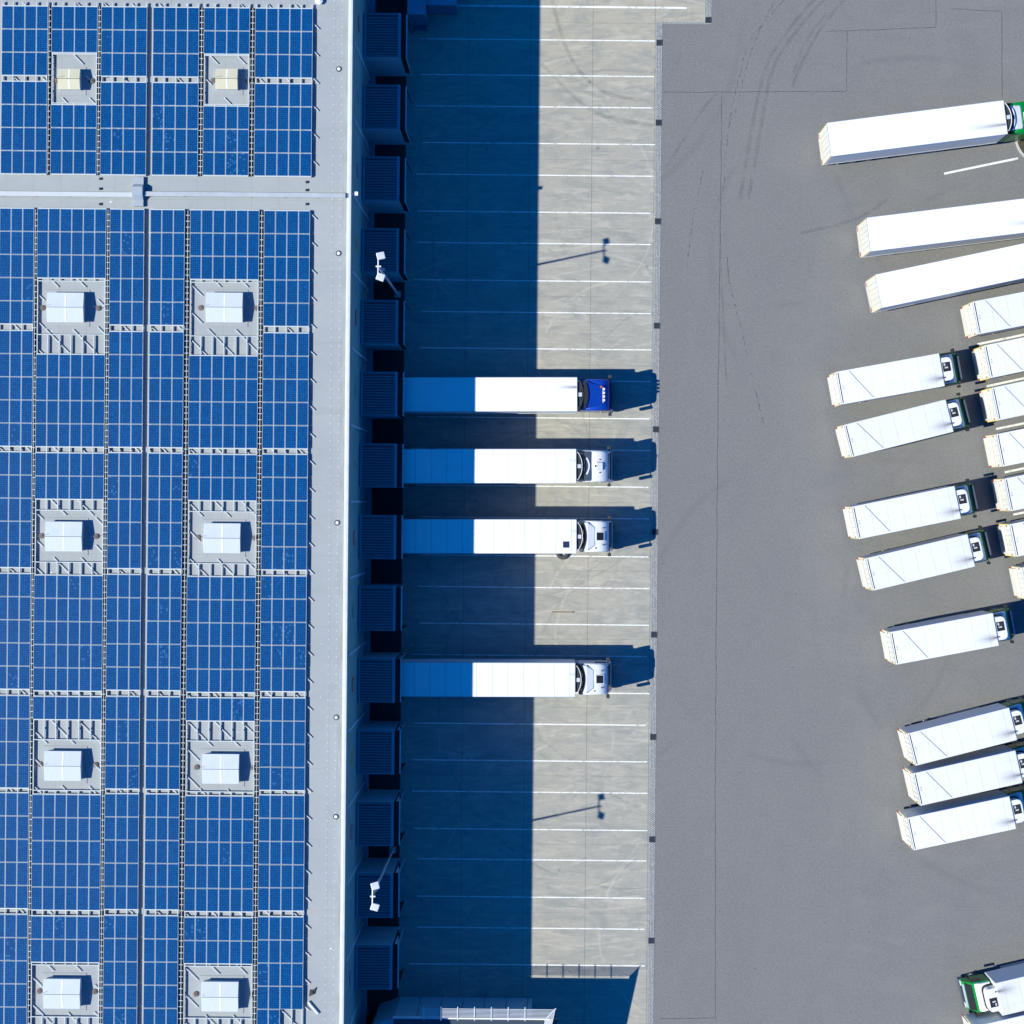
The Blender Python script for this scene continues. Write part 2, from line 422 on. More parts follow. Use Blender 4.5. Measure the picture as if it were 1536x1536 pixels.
tag(c.build('gap_shade_strip'), 'dark strip painted for the shade between the dock houses', 'pavement', kind='structure')
# painted bay lines
lines = [60.5,114,161,216,263.5,319,366,422,469.5,524,571.5,627.5,675,730,777.5,834.5,882,937,984,1039.5,1087,1142,1189,1245,1290.5,1346.5,1393,1448]
c = MB(); rl = random.Random(3)
for i, v in enumerate(lines):
    yy = Y(v, 900); x1 = xr - rl.uniform(.02, .35)
    c.strip([(X(rl.uniform(616, 632)), yy + .0), (x1, yy - .012)], 0.09, .009, M_PAINT)
c.strip([W(640, 8), W(1030, 12)], 0.15, .009, M_PAINT)
tag(c.build('bay_markings'), 'thin white painted bay lines across the apron', 'markings', kind='structure')
c = MB()
for a, b in [((1416,260.5),(1527,237.5)), ((1466,516.5),(1560,497)), ((1480,579.5),(1570,560)), ((1494,643.5),(1580,626)), ((1507,708.5),(1590,691)), ((1519.5,772),(1600,756))]:
    c.strip([W(*a), W(*b)], 0.17, .005, M_PAINT)
c.strip([W(1437,968),(W(1460,963))], 0.0, .005, M_PAINT) if False else None
tag(c.build('parking_lines'), 'slanting white parking lines between the lorries', 'markings', kind='structure')
# seams, cracks and tyre marks of the yard
M_SEAM = mark_mat('tar_seam', (0.075, 0.085, 0.10), 0.72, 1.5, 0.25, 0.55)
M_CRACK = mark_mat('asphalt_crack', (0.07, 0.075, 0.085), 0.75)
M_SKID = mark_mat('tyre_skid', (0.09, 0.09, 0.095), 0.2, 0.9, 0.30, 0.72)
def wob(a, b, n, amp, rr):
    return [(a[0]+(b[0]-a[0])*i/n + rr.uniform(-amp, amp), a[1]+(b[1]-a[1])*i/n + rr.uniform(-amp, amp)) for i in range(n+1)]
rr = random.Random(9); c = MB()
for a, b in [((1083,137),(1076,700)),((1076,700),(1073,1160)),((1073,1160),(1073,1530)),((995,138.5),(1270,137)),((1270,137),(1271,47)),((1240,47.5),(1404,41)),((1404,41),(1404,-5)),((1425,13),(1502,17)),((1502,17),(1503.5,155)),((990,1528),(1072,1527))]:
    A, B = W(*a), W(*b); n = max(3, int(math.hypot(A[0]-B[0], A[1]-B[1])/0.9))
    c.strip(wob(A, B, n, .03, rr), 0.045, .004, M_SEAM)
tag(c.build('asphalt_seams'), 'dark tar joints of the asphalt lanes', 'seams', kind='structure')
def smoothline(pts, n=10):
    out = []
    P = [pts[0]] + pts + [pts[-1]]
    for i in range(1, len(P)-2):
        for k in range(n):
            t_ = k/n; p0, p1, p2, p3 = P[i-1], P[i], P[i+1], P[i+2]
            out.append(tuple(.5*((2*p1[j]) + (-p0[j]+p2[j])*t_ + (2*p0[j]-5*p1[j]+4*p2[j]-p3[j])*t_*t_ + (-p0[j]+3*p1[j]-3*p2[j]+p3[j])*t_**3) for j in (0, 1)))
    out.append(pts[-1]); return out
c = MB()
for pts in [[(1178,-3),(1150,30),(1122,68),(1110,110),(1098,160),(1090,220),(1085,290)], [(1165,-3),(1140,45),(1120,100),(1108,150),(1095,185)],
            [(1090,385),(1095,430),(1106,470),(1118,520),(1134,590),(1148,645)], [(1055,255),(1045,300),(1037,345),(1030,400)]]:
    q = [W(*p) for p in smoothline(pts, 14)]; q = [(a+rr.uniform(-.05,.05), b+rr.uniform(-.05,.05)) for a, b in q]
    for i in range(len(q)-1):
        if rr.random() < .78: c.strip(q[i:i+2], rr.uniform(.025, .07), .004, M_CRACK)
tag(c.build('asphalt_cracks'), 'fine broken cracks curving over the asphalt', 'cracks', kind='structure')
c = MB()
for pts, w_ in [([(1240,-5),(1200,40),(1165,90),(1150,140),(1140,200),(1122,300)], .28), ([(1225,-5),(1185,42),(1152,92),(1138,142),(1126,200),(1110,300)], .28),
            ([(1270,-5),(1230,45),(1205,90),(1188,130)], .25), ([(1000,250),(1050,170),(1075,140)], .22), ([(1080,350),(1084,460),(1090,580)], .15), ([(1240,20),(1210,60),(1190,110)], .2), ([(1330,300),(1280,330),(1200,350)], .25)]:
    q = [W(*p) for p in smoothline(pts, 16)]
    c.strip(q, w_, .004, M_SKID)
for pts, w_ in [([(828,0),(845,60),(868,105),(910,140),(975,152)], .3), ([(812,95),(850,135),(900,172),(980,188)], .3), ([(870,980),(960,1000)],.001)]:
    q = [W(*p) for p in smoothline(pts, 16)]
    c.strip(q, w_, .0085, M_SKID)
tag(c.build('tyre_marks'), 'dark curved tyre marks on apron and asphalt', 'tyre marks', kind='structure')

# drain grates
def make_grate():
    e = empty('drain_grate', (0, 0, 0), 0)
    f = MB(); s_, t_ = .24, .03
    f.box(-s_, -s_, .0, s_, -s_+t_, .018, M_DARK).box(-s_, s_-t_, .0, s_, s_, .018, M_DARK).box(-s_, -s_+t_, .0, -s_+t_, s_-t_, .018, M_DARK).box(s_-t_, -s_+t_, .0, s_, s_-t_, .018, M_DARK)
    f.build('frame', e)
    b = MB(); b.quad([(-.2,-.2,.002),(.2,-.2,.002),(.2,.2,.002),(-.2,.2,.002)], M_BLACK)
    for i in range(6): b.box(-.2+i*.07, -.21, .003, -.2+i*.07+.03, .21, .016, M_SLATE)
    b.build('grid', e); return e
gp = make_grate(); gvs = [(988,64),(988,184),(987,332),(985,488.5),(984,644),(982.5,798),(981.5,952),(980,1105.5),(978.5,1259),(977,1411)]
names = ['northernmost on the long gutter, just below its corner', 'second from the corner of the long gutter', 'north of the first lamp shadow, third on the gutter', 'fourth on the gutter, north of the blue lorry', 'between the blue lorry and the lorry below it',
         'in the shadow tip of the third docked lorry', 'just north of the lowest docked lorry', 'south of the lowest docked lorry', 'beside the lower lamp shadow', 'southernmost on the gutter']
for i, (u, v) in enumerate(gvs):
    o = gp if i == 0 else copy_tree(gp)
    o.location = (xr + gw/2, Y(v, 985), .008); tag(o, 'dark drain grate, ' + names[i], 'drain', 'drain grates along the gutter')
o = copy_tree(gp); o.location = (xr2+gw/2, Y(30, 1062), .008); tag(o, 'square dark drain grate at the end of the short upper gutter', 'drain', 'drain grates along the gutter')

# grass island with kerb
cx, cy = W(1563, 205); n = 48
c = MB(); ang = [2*math.pi*i/n for i in range(n)]
for i in range(n):
    a, b = ang[i], ang[(i+1) % n]; r0, r1 = 2.02, 2.16
    c.prism([(r0*math.cos(a)*1.0, r0*math.sin(a)), (r1*math.cos(a), r1*math.sin(a)), (r1*math.cos(b), r1*math.sin(b)), (r0*math.cos(b), r0*math.sin(b))], 0, .12, M_STONE if False else plain('kerb_stone', (0.5,0.5,0.47), .8))
tag(c.build('kerb', loc=(cx, cy, 0)), 'pale round kerb of the planted island', 'kerb', kind='structure')
c = MB(); c.prism([(2.02*math.cos(a), 2.02*math.sin(a)) for a in ang], 0, .08, plain('soil', (0.09,0.075,0.05), .95))
rg = random.Random(1)
for i in range(2600):
    a, r_ = rg.uniform(0, 6.283), 2.0*math.sqrt(rg.random()); x0, y0 = r_*math.cos(a), r_*math.sin(a); t_ = rg.uniform(0, 3.14); h = rg.uniform(.06, .16); w_ = .02
    dx, dy = w_*math.cos(t_), w_*math.sin(t_)
    c.quad([(x0-dx, y0-dy, .08), (x0+dx, y0+dy, .08), (x0+rg.uniform(-.08,.08), y0+rg.uniform(-.08,.08), .08+h)], M_GRASS)
tag(c.build('grass', loc=(cx, cy, 0)), 'rough green grass inside the round kerb', 'grass', kind='stuff')

# ---------------------------------------------------------------- warehouse
RZ = 11.0
wh = empty('warehouse', (WX, 0, 0), 0, 'long warehouse with grey flat roof, white parapet and shaded blue facade', 'building')
wx = 0.0
m = MB(); m.box(-70, -64, 0, wx, 62, RZ-.01, M_CLAD); m.build('wall', wh)
m = MB(); m.quad([(-70, -64, RZ), (wx-.3, -64, RZ), (wx-.3, 62, RZ), (-70, 62, RZ)], M_ROOF); m.build('roof', wh)
m = MB(); m.box(wx-.15, -64, RZ-.005, wx+.03, 62, RZ+.42, M_PARA)
m.box(wx-.32, -64, RZ+.004, wx-.152, 62, RZ+.10, M_GREYW); m.build('parapet', wh, bevel=.015)
m = MB(); m.box(wx, -64, 0, wx+.38, 62, .95, M_PODT); m.build('plinth', wh)
seam_v = [60+115.4*i for i in range(-2, 14)]
for v in seam_v:
    yy = Y(v, 525, 11.2)
    if -45 < yy < 45:
        m = MB(); m.box(wx+.002, yy-.075, .96, wx+.12, yy+.075, RZ-.2, M_PODL); m.box(wx+.002, yy-.10, RZ-.199, wx+.15, yy+.10, RZ-.02, M_PODL); m.build('downpipe', wh)
# roof drains
for (u, v), lab in zip([(508.5,103.5),(508,380),(506,784),(504.5,1076),(504,1225)], ['nearest the top of the roof strip', 'level with the upper lamp post', 'level with the third docked lorry', 'below the level of the lowest docked lorry', 'southernmost on the roof strip']):
    x0, y0 = W(u, v, RZ); e = empty('roof_drain', (x0, y0, RZ), 0, 'small round grey roof drain ' + lab, 'roof drain', 'round drains on the eastern roof strip')
    m = MB(); m.tube((0,0,.003),(0,0,.04),.21, M_SLATE, 20, .19); m.build('collar', e)
    m = MB(); m.tube((0,0,.041),(0,0,.07),.12, M_WHITE, 16, .09); m.build('strainer', e)
# cable ducts in the roof corridor
def duct(name, u0, u1, v, w_, mat, lab):
    a, b = W(u0, v, RZ+.3), W(u1, v+ (u1-u0)*.006, RZ+.3); yy = (a[1]+b[1])/2
    e = empty(name, (a[0], yy, RZ), 0, lab, 'cable duct')
    L = b[0]-a[0]; m = MB(); m.box(0, -w_/2, .18, L, w_/2, .32, mat); m.build('tray', e, bevel=.01)
    k = 0.6
    while k < L:
        m = MB(); m.box(k-.06, -w_/2+.02, .0, k+.06, w_/2-.02, .178, M_DARK); m.build('support', e); k += 2.4
duct('cable_duct', -60, 200, 290, .34, M_PARA, 'bright white flat duct left of the roof ridge crossing')
duct('cable_duct', 213.5, 518, 291, .33, plain('weathered_duct', (0.42, 0.45, 0.48), 0.5), 'long pale grey duct right of the roof ridge crossing')
x0, y0 = W(207.5, 287, RZ+.3)
e = empty('duct_hood', (x0, y0, RZ), 0, 'folded pale metal hood over the roof ridge between the two ducts', 'duct hood')
m = MB(); hw = .34
prof = [(1.05,.02),(1.05,.22),(.55,.22),(.30,.50),(-.30,.50),(-.62,.22),(-1.05,.22),(-1.05,.02)]
m.loft([[(-hw*(1.0 if abs(a)>.5 else 1.2), a, b) for a, b in prof], [(hw, a, b) for a, b in prof]], plain('hood_sheet', (0.36, 0.40, 0.45), 0.5)); m.build('hood', e)
m = MB(); m.box(-.25,-1.0,.0,.25,1.0,.018,M_DARK); m.build('base_plate', e)
bl = {}
for i, ((u, v), lab) in enumerate(zip([(150.5,268.5),(150.5,283.5),(150.5,306.5),(460,273.5),(460,285.5),(460,306.5)],
        ['upper of the three left of the ridge', 'beside the white duct left of the ridge', 'lower of the three left of the ridge', 'upper of the three near the field corner', 'just above the grey duct near the field corner', 'below the grey duct near the field corner'])):
    x0, y0 = W(u, v, RZ); m = MB(); m.box(-.07,-.07,.003,.07,.07,.10,M_BLACK); m.box(-.04,-.09,.1,.04,.09,.14,M_DARK)
    o = m.build('support_block', loc=(x0, y0, RZ)); tag(o, 'small black support block, ' + lab, 'roof block', 'black blocks in the roof corridor')
# lost bits on the roof strip
x0, y0 = W(470, 1511, RZ); m = MB(); m.tube((-.35,.42,.09),(.35,-.4,.09),.085,M_WHITE,10); o = m.build('pipe_offcut', loc=(x0,y0,RZ), smooth=False); tag(o, 'short white pipe offcut lying on the roof strip near the bottom edge', 'pipe')
x0, y0 = W(468, 1487, RZ); m = MB(); m.prism([(-.2,-.35),(.15,-.2),(.3,.3),(.05,.1),(-.15,.12)],.005,.09,M_DARK); m.prism([(-.1,-.2),(.1,-.1),(.05,.05)],.091,.15,M_DARK); o = m.build('rubber_scrap', loc=(x0,y0,RZ)); tag(o, 'crumpled dark rubber scrap beside the solar field near the white pipe', 'scrap')
x0, y0 = W(479, 2, RZ); m = MB(); m.tube((0,0,.0),(0,0,.22),.24,M_WHITE,18,.2).tube((0,0,.221),(0,0,.3),.28,M_WHITE,18,.1); o = m.build('roof_vent', loc=(x0,y0,RZ)); tag(o, 'round white roof vent at the top picture edge', 'roof vent')

# ---------------------------------------------------------------- solar field
PZ = RZ + .24                                     # top of modules
PW, PH = 0.829, 1.659
pm = MB(); fw = .019
w2, h2 = .806, 1.630
pm.box(0, 0, -.035, w2, fw, 0, M_PFRAME).box(0, h2-fw, -.035, w2, h2, 0, M_PFRAME).box(0, fw, -.035, fw, h2-fw, 0, M_PFRAME).box(w2-fw, fw, -.035, w2, h2-fw, 0, M_PFRAME)
pm.quad([(fw, fw, -.004), (w2-fw, fw, -.004), (w2-fw, h2-fw, -.004), (fw, h2-fw, -.004)], M_CELL)
pm.quad([(fw, h2-fw, -.03), (w2-fw, h2-fw, -.03), (w2-fw, fw, -.03), (fw, fw, -.03)], M_GREYW)
PANEL = pm.mesh('solar_panel')
# cell texture expects object coordinates starting at the glass edge; shift is negligible

up_rows = {'n': [(9.5, 3), (122.5, 4)], 'w': [(9.5, 2), (157, 3)]}
low_n = [(313, 5), (496.5, 5), (678.5, 5), (861, 5), (1044, 4), (1190, 5), (1372.5, 5)]
low_w = [(313, 3), (531.5, 4), (679.5, 2), (863, 5), (1045, 1), (1192, 5), (1374.5, 2)]
UREF = {0: 110}
cols = [  # key, u0, ncols, section, type, words
 ('A', 1.5, 4, 'u', 'n', 'leftmost column above the duct'), ('B', 76, 4, 'u', 'w', 'cream-skylight column at left'),
 ('C', 150.5, 4, 'u', 'n', 'upper column left of ridge gap'), ('D', 228.3, 4, 'u', 'n', 'upper column right of ridge gap'),
 ('E', 304.5, 4, 'u', 'w', 'cream-skylight column at right'), ('F', 381.5, 5, 'u', 'n', 'five-wide column above the duct'),
 ('G', -18, 4, 'l', 'n', 'leftmost column below the duct'), ('H', 55.5, 6, 'l', 'w', 'left white-skylight column'),
 ('I', 164.5, 3, 'l', 'n', 'narrow column left of ridge gap'), ('J', 225.3, 3, 'l', 'n', 'narrow column right of ridge gap'),
 ('K', 285, 6, 'l', 'w', 'right white-skylight column'), ('L', 395.8, 4, 'l', 'n', 'easternmost column below the duct')]
ordn = ['first', 'second', 'third', 'fourth', 'fifth', 'sixth', 'lowest']
FR = MB
sky_specs = []
def sky_rects(): return [(s_[0]-s_[2]/2, s_[1]-s_[3]/2, s_[0]+s_[2]/2, s_[1]+s_[3]/2) for s_ in sky_specs]
for (u0, u1, v0, v1, cr, lab) in [(87,120,103,134,1,'left cream'), (323,357,102.5,134,1,'right cream'),
     (71,125,439,483,0,'left column, first below the duct'), (69,122,782.5,827,0,'left column, second below the duct'), (67,121,1127,1171,0,'left column, third below the duct'), (66,119.5,1469.5,1512.5,0,'left column, lowest'),
     (309,364,439,483,0,'right column, first below the duct'), (305,361,785,829.5,0,'right column, second below the duct'), (303,359,1131,1176,0,'right column, third below the duct'), (302,358,1474,1516.5,0,'right column, lowest')]:
    x0, y0 = W((u0+u1)/2, (v0+v1)/2, RZ+.55); k = (CAM_H-RZ-.55)/FPX
    sky_specs.append((x0, y0, (u1-u0)*k, (v1-v0)*k, cr, lab))
RECTS = [(a-.35, b-.45, c_+.85, d+.45) for a, b, c_, d in sky_rects()]
def top(v): return Y(v, 110, PZ)
for key, u0, nc, sec, typ, words in cols:
    vref = 150 if sec == 'u' else 330
    x0 = X(u0, vref, PZ); rows = (up_rows if sec == 'u' else {'n': low_n, 'w': low_w})[typ]
    for bi, (v0, nr) in enumerate(rows):
        yt_ = top(v0); yb = yt_ - nr*PH
        od = (('upper' if bi == 0 else 'lower') if sec == 'u' else ordn[bi])
        e = empty('solar_array', (x0, yb, PZ), 0, '%s block of blue solar panels, %s' % (od, words), 'solar array', 'blocks of solar panels on the roof')
        for r_ in range(nr):
            for q in range(nc):
                if key == 'L' and bi == 6 and r_ == 0 and q > 1: continue
                o = bpy.data.objects.new('solar_panel', PANEL); COL.objects.link(o); o.parent = e
                o.location = (q*PW + (PW-w2)/2 + random.uniform(-.004, .004), r_*PH + (PH-h2)/2 + random.uniform(-.004, .004), random.uniform(-.004, .004))
                o.rotation_euler = (random.uniform(-.004, .004), random.uniform(-.004, .004), random.uniform(-.0015, .0015))
    # mounting frame of the column
    ya = top(3) if sec == 'u' else top(313); yz = top(261.5) if sec == 'u' else top(1560)
    fx = (x0, x0 + nc*PW)
    f = empty('mounting_frame', (x0, 0, RZ), 0, 'pale steel mounting frame in the ' + words, 'mounting frame', 'steel frames under the solar panels')
    holes = [r_ for r_ in sky_rects() if r_[0] > fx[0]-1 and r_[2] < fx[1]+1 and yz < r_[1] < ya] if typ == 'w' else []
    ops = []
    if typ == 'w':
        ops = [(81, 154.5)] if sec == 'u' else [(421.5, 502), (765.5, 843.5), (1110, 1186), (1448, 1526)]
    spans = []; cur = ya
    for a, b in ops: spans.append((cur, top(a))); cur = top(b)
    spans.append((cur, yz))
    for q in range(nc+1):
        for a, b in (spans if 0 < q < nc else [(ya, yz)]):
            m = MB(); xx = q*PW + (.07 if q == 0 else -.07 if q == nc else 0); m.box(xx-.03, b, .075, xx+.03, a, .195, M_PFRAME)
            k = b + .8
            while k < a: m.box(xx-.05, k-.06, 0, xx+.05, k+.06, .074, M_DARK); k += 2.6
            m.build('rail', f)
    beams = []
    for v0, nr in rows: beams += [top(v0)+.02, top(v0)-nr*PH-.02]
    for a, b in ops: beams += [top(a), top(b)]
    for yy in beams:
        if yy < yz-2: continue
        m = MB(); m.box(.031, yy-.028, .10, nc*PW-.031, yy+.028, .198, M_PFRAME); m.build('crossbeam', f)
    per = 1.96; c0 = (-434-60)/20.87
    lo = (fx[0] + yz - c0)/per; hi = (fx[1] + ya - c0)/per
    ext = .42 if key in 'FL' else 0
    for k in range(int(math.floor(lo)), int(math.ceil(hi))+1):
        C = c0 + k*per; n = 200; xs0, xs1 = fx[0]+.04, fx[1]+ext
        seg = None
        for i in range(n+1):
            xx = xs0 + (xs1-xs0)*i/n; yy = C - xx
            ok = yz < yy < ya and not any(r_[0] < xx < r_[2] and r_[1] < yy < r_[3] for r_ in (RECTS if typ == 'w' else []))
            if ok:
                if seg is None: seg = [(xx, yy), (xx, yy)]
                seg[1] = (xx, yy)
            if (not ok or i == n) and seg is not None:
                if seg[1][0]-seg[0][0] > .25:
                    (a0, b0), (a1, b1) = seg
                    m = MB(); m.box(-1, -.03, .0, 1, .03, .035, M_PFRAME); L_ = math.hypot(a1-a0, b1-b0)/2
                    m.v = [(x_*L_, y_, z_) for x_, y_, z_ in m.v]
                    o = m.build('brace', f, ((a0+a1)/2-x0, (b0+b1)/2, .075)); o.rotation_euler = (0, 0, R(-45))
                seg = None
# cable ladders in the gaps between columns
for (u, sec, lab) in [(72.2,'u','first from the left above the duct'),(147.3,'u','second from the left above the duct'),(301.3,'u','third from the left above the duct'),(377.8,'u','fourth from the left above the duct'),
                 (52.8,'l','first from the left below the duct'),(161.6,'l','second from the left below the duct'),(281.5,'l','third from the left below the duct'),(392.3,'l','fourth from the left below the duct')]:
    xx = X(u, 150 if sec == 'u' else 330, PZ); ya = top(9) if sec == 'u' else top(314); yz = top(261) if sec == 'u' else top(1558)
    e = empty('cable_ladder', (xx, yz, RZ), 0, 'cable ladder between panel columns, ' + lab, 'cable ladder', 'cable ladders between the panel columns')
    m = MB(); m.box(-.115, 0, .003, .115, ya-yz, .12, M_BLACK); m.build('cables', e)
    pts = [(-.015, 0), (.015, 0)]; lft_ = []; k = .2
    while k < ya-yz-.1:
        pts += [(.015, k-.022), (.135, k-.022), (.135, k+.022), (.015, k+.022)]
        lft_ += [(-.015, k-.022), (-.135, k-.022), (-.135, k+.022), (-.015, k+.022)]; k += .43
    pts += [(.015, ya-yz), (-.015, ya-yz)] + lft_[::-1]
    m = MB(); m.prism(pts, .19, .205, M_PFRAME); m.build('rungs', e)
# skylights
def skylight(w_, d, cr):
    e = empty('skylight'); mt = M_CREAM if cr else M_SKYL
    m = MB(); m.box(-w_/2+.06, -d/2+.06, 0, w_/2-.06, d/2-.06, .42, M_ALU); m.build('curb', e)
    m = MB(); m.box(-w_/2-.28, -d/2-.28, .002, w_/2+.28, d/2+.28, .03, M_ROOF); m.build('flashing', e, bevel=.01)
    for s_ in (-1, 1):
        m = MB(); ys = [(s_*.012, .66), (s_*d/2, .52), (s_*d/2, .44), (s_*.012, .44)]
        if s_ < 0: ys = ys[::-1]
        m.loft([[(w_/2, a, b) for a, b in ys], [(-w_/2, a, b) for a, b in ys]], mt); m.build('flap', e, bevel=.012)
        m = MB(); ys = [(s_*.06, .662), (s_*(d/2-.05), .535), (s_*(d/2-.05), .515), (s_*.06, .642)]
        if s_ < 0: ys = ys[::-1]
        m.loft([[(.07, a, b) for a, b in ys], [(-.03, a, b) for a, b in ys]], M_WHITE); m.build('glazing_bar', e)
    m = MB(); m.box(-w_/2, -.012, .655, w_/2, .012, .67, M_SLATE); m.build('hinge_bar', e)
    return e
p1 = p0 = None
for (x0, y0, w_, d, cr, lab) in sky_specs:
    if cr:
        if p0 is None: p0 = skylight(w_, d, 1); o = p0
        else: o = copy_tree(p0)
    else:
        if p1 is None: p1 = skylight(2.62, 2.13, 0); o = p1
        else: o = copy_tree(p1)
    o.location = (x0, y0, RZ); o['label'] = ('small yellowed roof skylight, the %s one above the duct' % lab) if cr else 'large white hinged roof skylight, ' + lab
    o['category'] = 'skylight'; o['group'] = 'skylights among the solar panels'
# lightning rods
lr = empty('lightning_rod')
m = MB(); m.tube((0,0,0),(0,0,.07),.2,M_STONE,20,.19).tube((0,0,.07),(0,0,.10),.19,M_STONE,20,.10); m.build('foot', lr)
m = MB(); m.tube((0,0,.1),(0,0,1.3),.011,M_GALV,6); m.build('rod', lr)
first = True
for (x0, y0, w_, d, cr, lab) in sky_specs:
    for s_, dd in ((-1, .50), (1, .92)):
        o = lr if first else copy_tree(lr); first = False
        o.location = (x0 + s_*(w_/2+dd - (.25 if cr else 0)), y0 + .02, RZ)
        tag(o, 'lightning rod, %s of %s' % ('left' if s_ < 0 else 'right', ('%s skylight' % lab) if cr else 'white skylight, ' + lab), 'lightning rod', 'lightning rods beside the skylights')

# ---------------------------------------------------------------- dock houses
PODZ = 5.2; pod_v = [18+107.6*i for i in range(14)]
xe = X(599.8, 150, PODZ) - WX; pw = 3.27
def make_pod():
    e = empty('dock_house')
    m = MB(); y0, y1 = -pw/2, pw/2
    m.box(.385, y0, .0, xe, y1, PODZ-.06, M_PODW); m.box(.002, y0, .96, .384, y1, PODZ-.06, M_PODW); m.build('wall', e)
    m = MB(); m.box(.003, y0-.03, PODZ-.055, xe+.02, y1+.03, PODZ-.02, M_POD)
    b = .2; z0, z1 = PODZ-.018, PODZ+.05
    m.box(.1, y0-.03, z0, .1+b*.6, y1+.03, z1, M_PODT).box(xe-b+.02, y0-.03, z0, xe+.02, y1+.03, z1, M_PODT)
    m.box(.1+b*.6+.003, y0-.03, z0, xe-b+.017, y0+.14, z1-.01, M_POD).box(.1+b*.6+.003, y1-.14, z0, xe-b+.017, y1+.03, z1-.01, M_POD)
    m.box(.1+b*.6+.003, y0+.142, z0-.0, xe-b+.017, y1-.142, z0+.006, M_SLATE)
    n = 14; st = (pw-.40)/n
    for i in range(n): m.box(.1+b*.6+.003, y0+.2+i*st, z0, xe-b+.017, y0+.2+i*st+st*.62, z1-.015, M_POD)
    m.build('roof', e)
    m = MB(); xa, xb = xe+.022, xe+.46
    m.box(xa, y0, .9, xb-.05, y0+.06, PODZ-.35, M_BLACK).box(xa, y1-.06, .9, xa+.1, y1, PODZ-.35, M_BLACK).box(xa, y0, PODZ-.55, xb-.05, y1, PODZ-.30, M_BLACK)
    m.build('dock_seal', e)
    m = MB(); xb2 = xb+.045
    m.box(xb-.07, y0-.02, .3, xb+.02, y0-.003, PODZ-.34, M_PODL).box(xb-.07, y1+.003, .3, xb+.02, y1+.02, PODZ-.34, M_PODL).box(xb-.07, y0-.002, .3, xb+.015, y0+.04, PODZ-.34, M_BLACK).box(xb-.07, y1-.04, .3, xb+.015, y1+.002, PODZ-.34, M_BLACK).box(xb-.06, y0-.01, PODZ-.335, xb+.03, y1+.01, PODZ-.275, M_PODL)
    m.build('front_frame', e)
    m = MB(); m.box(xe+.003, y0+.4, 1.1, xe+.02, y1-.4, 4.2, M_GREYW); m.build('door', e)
    for ya_ in (y0+.37, y1-.62):
        m = MB(); m.box(xa, ya_, .3, xa+.08, ya_+.25, .65, M_BLACK); m.build('bumper', e)
    return e
pod = make_pod()
ptxt = ['northernmost dock house, beside the container', 'second dock house from the top', 'third dock house from the top', 'dock house under the upper floodlight, north of its mast', 'empty dock house just south of the upper mast foot',
        'dock house serving the blue lorry', 'dock house serving the lorry with the domed white cab', 'dock house serving the lorry with the small roof solar panel', 'empty dock house between the third and fourth docked lorries',
        'dock house serving the lowest docked lorry', 'dock house just south of the lowest docked lorry', 'dock house just north of the lower mast foot', 'dock house under the lower floodlight', 'southernmost dock house, beside the annex']
signc = [(0.42,0.05,0.04),(0.05,0.45,0.5),(0.22,0.12,0.4),(0.5,0.42,0.05),(0.3,0.03,0.08),(0.05,0.45,0.15),(0.35,0.55,0.35),(0.55,0.08,0.05),(0.03,0.4,0.25),(0.5,0.04,0.05),(0.5,0.42,0.08),(0.6,0.08,0.04),(0.15,0.55,0.55),(0.12,0.2,0.45)]
signn = ['red','turquoise','violet','yellow','dark red','green','pale green','red','green','red','yellow','red','turquoise','blue']
for i, v in enumerate(pod_v):
    yc = Y(v+34.5, 570, PODZ)
    o = pod if i == 0 else copy_tree(pod)
    o.location = (WX, yc, 0); tag(o, 'shaded blue ' + ptxt[i] if i else 'shaded blue ' + ptxt[0], 'dock house', 'loading dock houses along the facade')
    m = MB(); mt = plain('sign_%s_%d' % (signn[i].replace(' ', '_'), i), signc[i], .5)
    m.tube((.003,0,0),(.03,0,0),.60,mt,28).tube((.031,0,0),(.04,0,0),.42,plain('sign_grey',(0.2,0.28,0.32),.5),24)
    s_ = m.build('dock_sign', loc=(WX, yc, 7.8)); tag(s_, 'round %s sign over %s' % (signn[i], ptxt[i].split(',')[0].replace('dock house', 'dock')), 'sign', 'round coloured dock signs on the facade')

# ---------------------------------------------------------------- lamp posts
def lamp_post(u, v, lab, flip):
    x0, y0 = W(u, v); e = empty('lamp_post', (x0, y0, 0), 0, lab, 'lamp post', 'floodlight masts between the dock houses')
    HZ = 13.9
    m = MB(); m.tube((0,0,0),(0,0,HZ),.12,M_GALV,14,.07); m.build('mast', e, smooth=False)
    m = MB(); m.box(-.25,-.25,0,.25,.25,.05,M_GALV); m.build('base_plate', e)
    m = MB(); m.tube((.0,-.62,HZ+.02),(.0,.62,HZ+.02),.045,M_WHITE,8).tube((-.16,0,HZ+.02),(.2,0,HZ+.02),.06,M_WHITE,8)
    m.build('crossarm', e)
    for s_ in (-1, 1):
        h = MB(); L = .56; a = (.25 if s_ > 0 else -.32)
        h.box(-.20, -.25, -.06, L-.20, .25, .06, M_WHITE)
        o = h.build('floodlight', e, (.1, s_*.72, HZ+.05), bevel=.03); o.rotation_euler = (0, R(14), a)
        g_ = MB(); g_.box(-.14, -.2, -.085, L-.26, .2, -.062, M_LAMP); q = g_.build('lens', o)
    for k in range(5):
        m = MB(); m.tube((.08,.0,HZ-1.2-.25*k),(.26,.12,HZ-1.25-.25*k),.018,M_ALU,6); m.build('step_bolt', e)
lamp_post(596.5, 441.5, 'tall mast with two white floodlights at the fourth dock house from the top', 0)
lamp_post(589, 1275, 'tall mast with two white floodlights at the second dock house from the bottom', 1)
